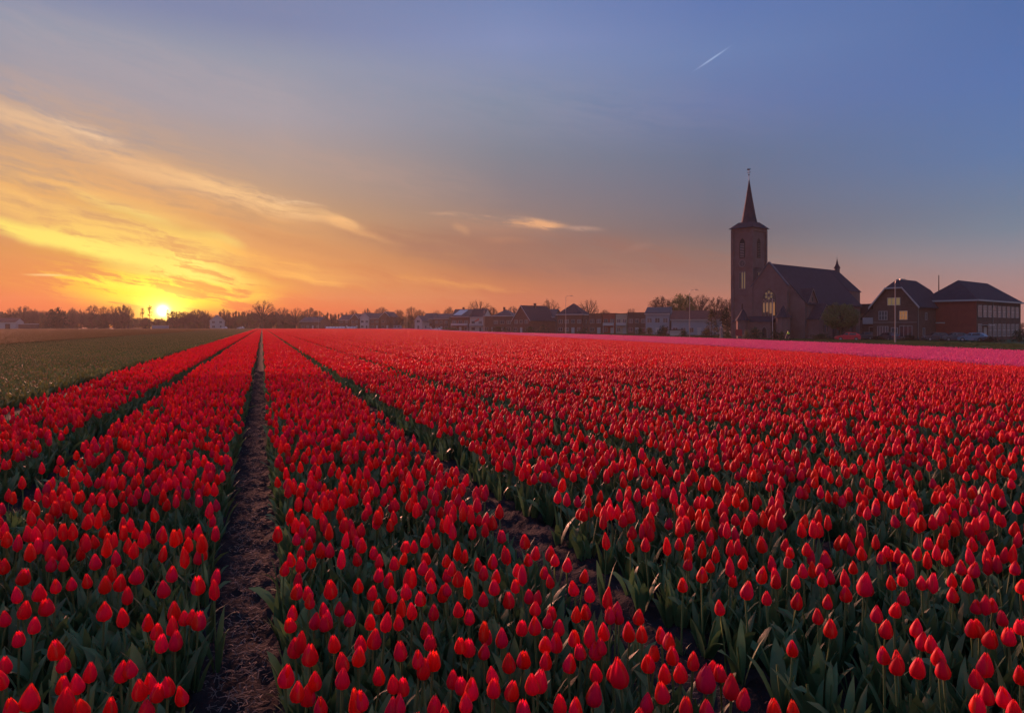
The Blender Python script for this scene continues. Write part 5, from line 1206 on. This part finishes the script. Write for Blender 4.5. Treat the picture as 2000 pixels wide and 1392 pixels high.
def tree(kind, px, d, ytop, wpx, label, group=None, v=None, cat='tree', name=None):
    a, b, zm, rm = TREES[kind][tk.randrange(len(TREES[kind])) if v is None else v]
    p = pos(px, d); h = CAMZ+(HY-ytop)/F*d-p.z; sz = h/zm; sx = m2(wpx, d)/2/rm
    o = empty(name or {'conifer': 'conifer', 'pine': 'pine_tree', 'poplar': 'poplar_tree', 'bush': 'bush', 'darkbush': 'bush'}.get(kind, 'tree'), p-Vector((0, 0, .1)), tk.uniform(0, 6.28), label, cat, group)
    inst('trunk', a, o, scale=(sx if kind == 'conifer' else sx, sx, sz)); inst('crown', b, o, scale=(sx, sx, sz)); return o
tree('leafy', 1642, 128, 588, 66, 'light spring-leaved tree standing in front of the church nave', v=0)
tree('budding', 1291, 225, 576, 52, 'budding tree rising behind the grey-blue house'); tree('leafy', 1333, 222, 571, 50, 'fuller leafing tree behind the long red roof', v=1)
tree('budding', 1367, 225, 573, 54, 'thin bare tree right of the third lamp, behind the red roof'); tree('budding', 1399, 200, 577, 34, 'slim budding tree between the red roof and the church tower'); tree('budding', 1422, 195, 580, 40, 'brown budding tree close behind the church tower')
tree('bare', 936, 340, 583, 54, 'rounded bare tree above the balcony houses', v=0); tree('bare', 1149, 275, 580, 46, 'bare tree right of the large hipped house'); tree('bare', 1074, 300, 582, 40, 'bare tree left of the large hipped house')
tree('bare', 513, 440, 585, 56, 'big round-crowned bare tree where the tulip rows meet', v=1)
tree('budding', 716, 420, 600, 18, 'narrow tree above the pale gabled terrace house'); tree('budding', 745, 420, 598, 30, 'round brown tree above the right end of the far terrace'); tree('budding', 779, 420, 603, 24, 'low brown tree right of the far terrace'); tree('budding', 804, 400, 597, 26, 'taller brown tree by the faint street lamp')
tree('bare', 850, 400, 603, 26, 'small bare tree left of the bright roof panels')
for px, d, yt, wp, lb in [(1182, 262, 603, 26, 'brown tree peeping over the flat-roofed terrace'), (1232, 262, 600, 24, 'twiggy tree behind the flat-roofed brown house'), (1000, 320, 596, 26, 'twiggy tree behind the steep white-edged gable'), (962, 330, 598, 24, 'brown tree behind the low white fascia extension'), (876, 360, 597, 22, 'small brown tree left of the bright roof panels'), (822, 385, 603, 22, 'brown tree behind the small pale gable'), (690, 410, 603, 20, 'brown tree behind the left half of the far terrace'), (762, 372, 615, 16, 'low shrubby tree at the right end of the far terrace')]: tree('budding', px, d, yt, wp, lb)
tree('conifer', 1390, 158, 602, 30, 'dark bushy evergreen left of the slim pillar'); tree('conifer', 1418, 160, 598, 34, 'dark bushy evergreen touching the church tower')
tree('darkbush', 112, 380, 598, 46, 'dense dark evergreen clump standing alone above the left treeline', cat='tree', name='tree')
for px, d, yt, wp, kd, lb in [(1475, 134, 636, 34, 'darkbush', 'dark rounded shrubs before the church porch'), (1458, 133, 641, 16, 'darkbush', 'small dark shrub by the red notice board'), (1514, 131, 641, 24, 'darkbush', 'dark shrub by the foot of the flagpole'), (1527, 129, 645, 14, 'bush', 'low green shrub behind the cyclist'),
        (1602, 129, 650, 44, 'bush', 'long low hedge between cyclist and red car'), (1422, 139, 645, 16, 'bush', 'yellowish shrub between pillar and tower'), (1380, 160, 641, 26, 'bush', 'broad light shrub right of the third lamp'), (1335, 165, 643, 20, 'bush', 'light shrub left of the third lamp'),
        (1296, 185, 633, 30, 'darkbush', 'big dark shrub before the grey-blue house'), (1268, 195, 638, 20, 'bush', 'small reddish shrub at the corner of the grey-blue house'), (1992, 112, 640, 34, 'bush', 'green shrub at the right edge beside the school'), (1932, 112, 655, 60, 'darkbush', 'low dark hedge along the school windows'),
        (1778, 118, 652, 34, 'darkbush', 'dark hedge between the dark house and the school'), (1715, 122, 655, 30, 'bush', 'low shrub before the side wing'), (1060, 246, 633, 30, 'darkbush', 'dark hedge under the steep gabled house'), (975, 268, 636, 50, 'bush', 'hedge before the hipped brown house'), (1035, 250, 636, 26, 'bush', 'round green shrub by the white-edged gable'),
        (1140, 236, 637, 26, 'darkbush', 'dark shrub right of the hipped house'), (880, 300, 638, 40, 'bush', 'green hedge before the balcony houses'), (1250, 222, 640, 20, 'bush', 'yellow-green shrub before the flat-roofed brown house')]:
    tree(kd, px, d, yt, wp, lb, None, None, 'bush')
# the far row, left of the village
far = [(22, 604, 18), (45, 600, 22), (65, 605, 16), (142, 603, 14), (160, 605, 16), (180, 598, 20), (203, 600, 16), (222, 598, 20), (238, 597, 22), (250, 599, 20), (385, 607, 30), (400, 608, 22), (345, 610, 26), (362, 611, 24), (440, 604, 20), (488, 607, 20), (535, 609, 20), (552, 603, 26), (577, 602, 26), (604, 603, 24), (622, 609, 18)]
for px, yt, wp in far: tree(tk.choice(['bare', 'budding', 'budding']), px, 455+tk.uniform(-15, 15), yt-4, wp*1.25, 'hazy brown tree %s' % ('far off, left of the dense evergreen clump' if px < 112 else 'between the dense evergreen clump and the setting sun' if px < 262 else 'right of the setting sun, before the pale farmhouse' if px < 410 else 'between the pale farmhouse and the big bare tree' if px < 500 else 'just right of the big bare tree, above the long low house'), 'trees of the far row')
for px in (429, 437, 447, 455, 460, 466, 473, 478, 484, 492): tree('poplar', px, 470, tk.uniform(605, 610), 6, 'slim bare poplar in the close row left of the big bare tree', 'row of slim poplars')
for px in (640, 647, 655, 662, 668, 676): tree('poplar', px, 450, tk.uniform(607, 612), 6, 'slim bare poplar in the row left of the far terrace', 'row of slim poplars by the terrace')
tree('pine', 292, 440, 594, 12, 'tall pine silhouetted just left of the setting sun', v=0); tree('pine', 278, 445, 599, 10, 'shorter pine left of the tall one near the setting sun', v=1); tree('pine', 327, 450, 602, 9, 'small pine in front of the setting sun', v=1); tree('pine', 336, 455, 605, 8, 'lowest pine just right of the setting sun', v=0)
# far woodland that reads as one mass
P = []; S_ = []
fk = random.Random(8)
wood_kinds = [TREES['budding'][0], TREES['bush'][1], TREES['budding'][1], TREES['budding'][2], TREES['leafy'][0], TREES['bare'][1]]
def topy(px):
    return np.interp(px, [-400, 0, 150, 240, 262, 290, 345, 380, 430, 520, 640, 700, 900, 1150, 1400, 2000, 2600], [612, 610, 609, 613, 619, 624, 621, 615, 617, 615, 618, 619, 622, 622, 625, 634, 634])
I_ = []
for _ in range(3000):
    px = fk.uniform(-500, 2500); d = fk.uniform(462, 560) if px < 640 else fk.uniform(440, 620)
    t = topy(px)-3+fk.choice([fk.uniform(-3, 8), fk.uniform(4, 14)]); p = pos(px, d); h = CAMZ+(HY-t)/F*d-p.z; k = fk.randrange(len(wood_kinds))
    if fk.random() < .38: k = 1; h = min(h, fk.uniform(3, 6.5))
    P.append((p.x, p.y, p.z-.2)); I_.append(k); s = h/wood_kinds[k][2]; wd_ = fk.uniform(.45, .9)*h*.5/wood_kinds[k][3]; S_.append((wd_, wd_, s))
n = len(P)
cm_ = []
for a, b, zm, rm in wood_kinds:
    cm_.append(b)
scatter('woodland', cm_, P, np.stack([np.zeros(n), np.zeros(n), rng.uniform(0, 6.28, n)], 1), S_, I_, 'dark hazy woodland closing the fields along the horizon', 'woodland')

# ---------------------------------------------------------------- air
HZ = True
if HZ:
    hm = bpy.data.materials.new('haze'); hm.use_nodes = True; nt = hm.node_tree; nt.nodes.clear()
    o_ = nt.nodes.new('ShaderNodeOutputMaterial'); vp = nt.nodes.new('ShaderNodeVolumePrincipled')
    vp.inputs['Color'].default_value = (.92, .84, .76, 1); vp.inputs['Density'].default_value = HAZE_DENS; vp.inputs['Anisotropy'].default_value = HAZE_G
    nt.links.new(vp.outputs[0], o_.inputs['Volume'])
    o = MB().box(-1000, 1000, -600, 1000, -3.2, 42).build('haze', hm); tag(o, 'thin evening haze over the fields', 'haze', None, 'stuff')
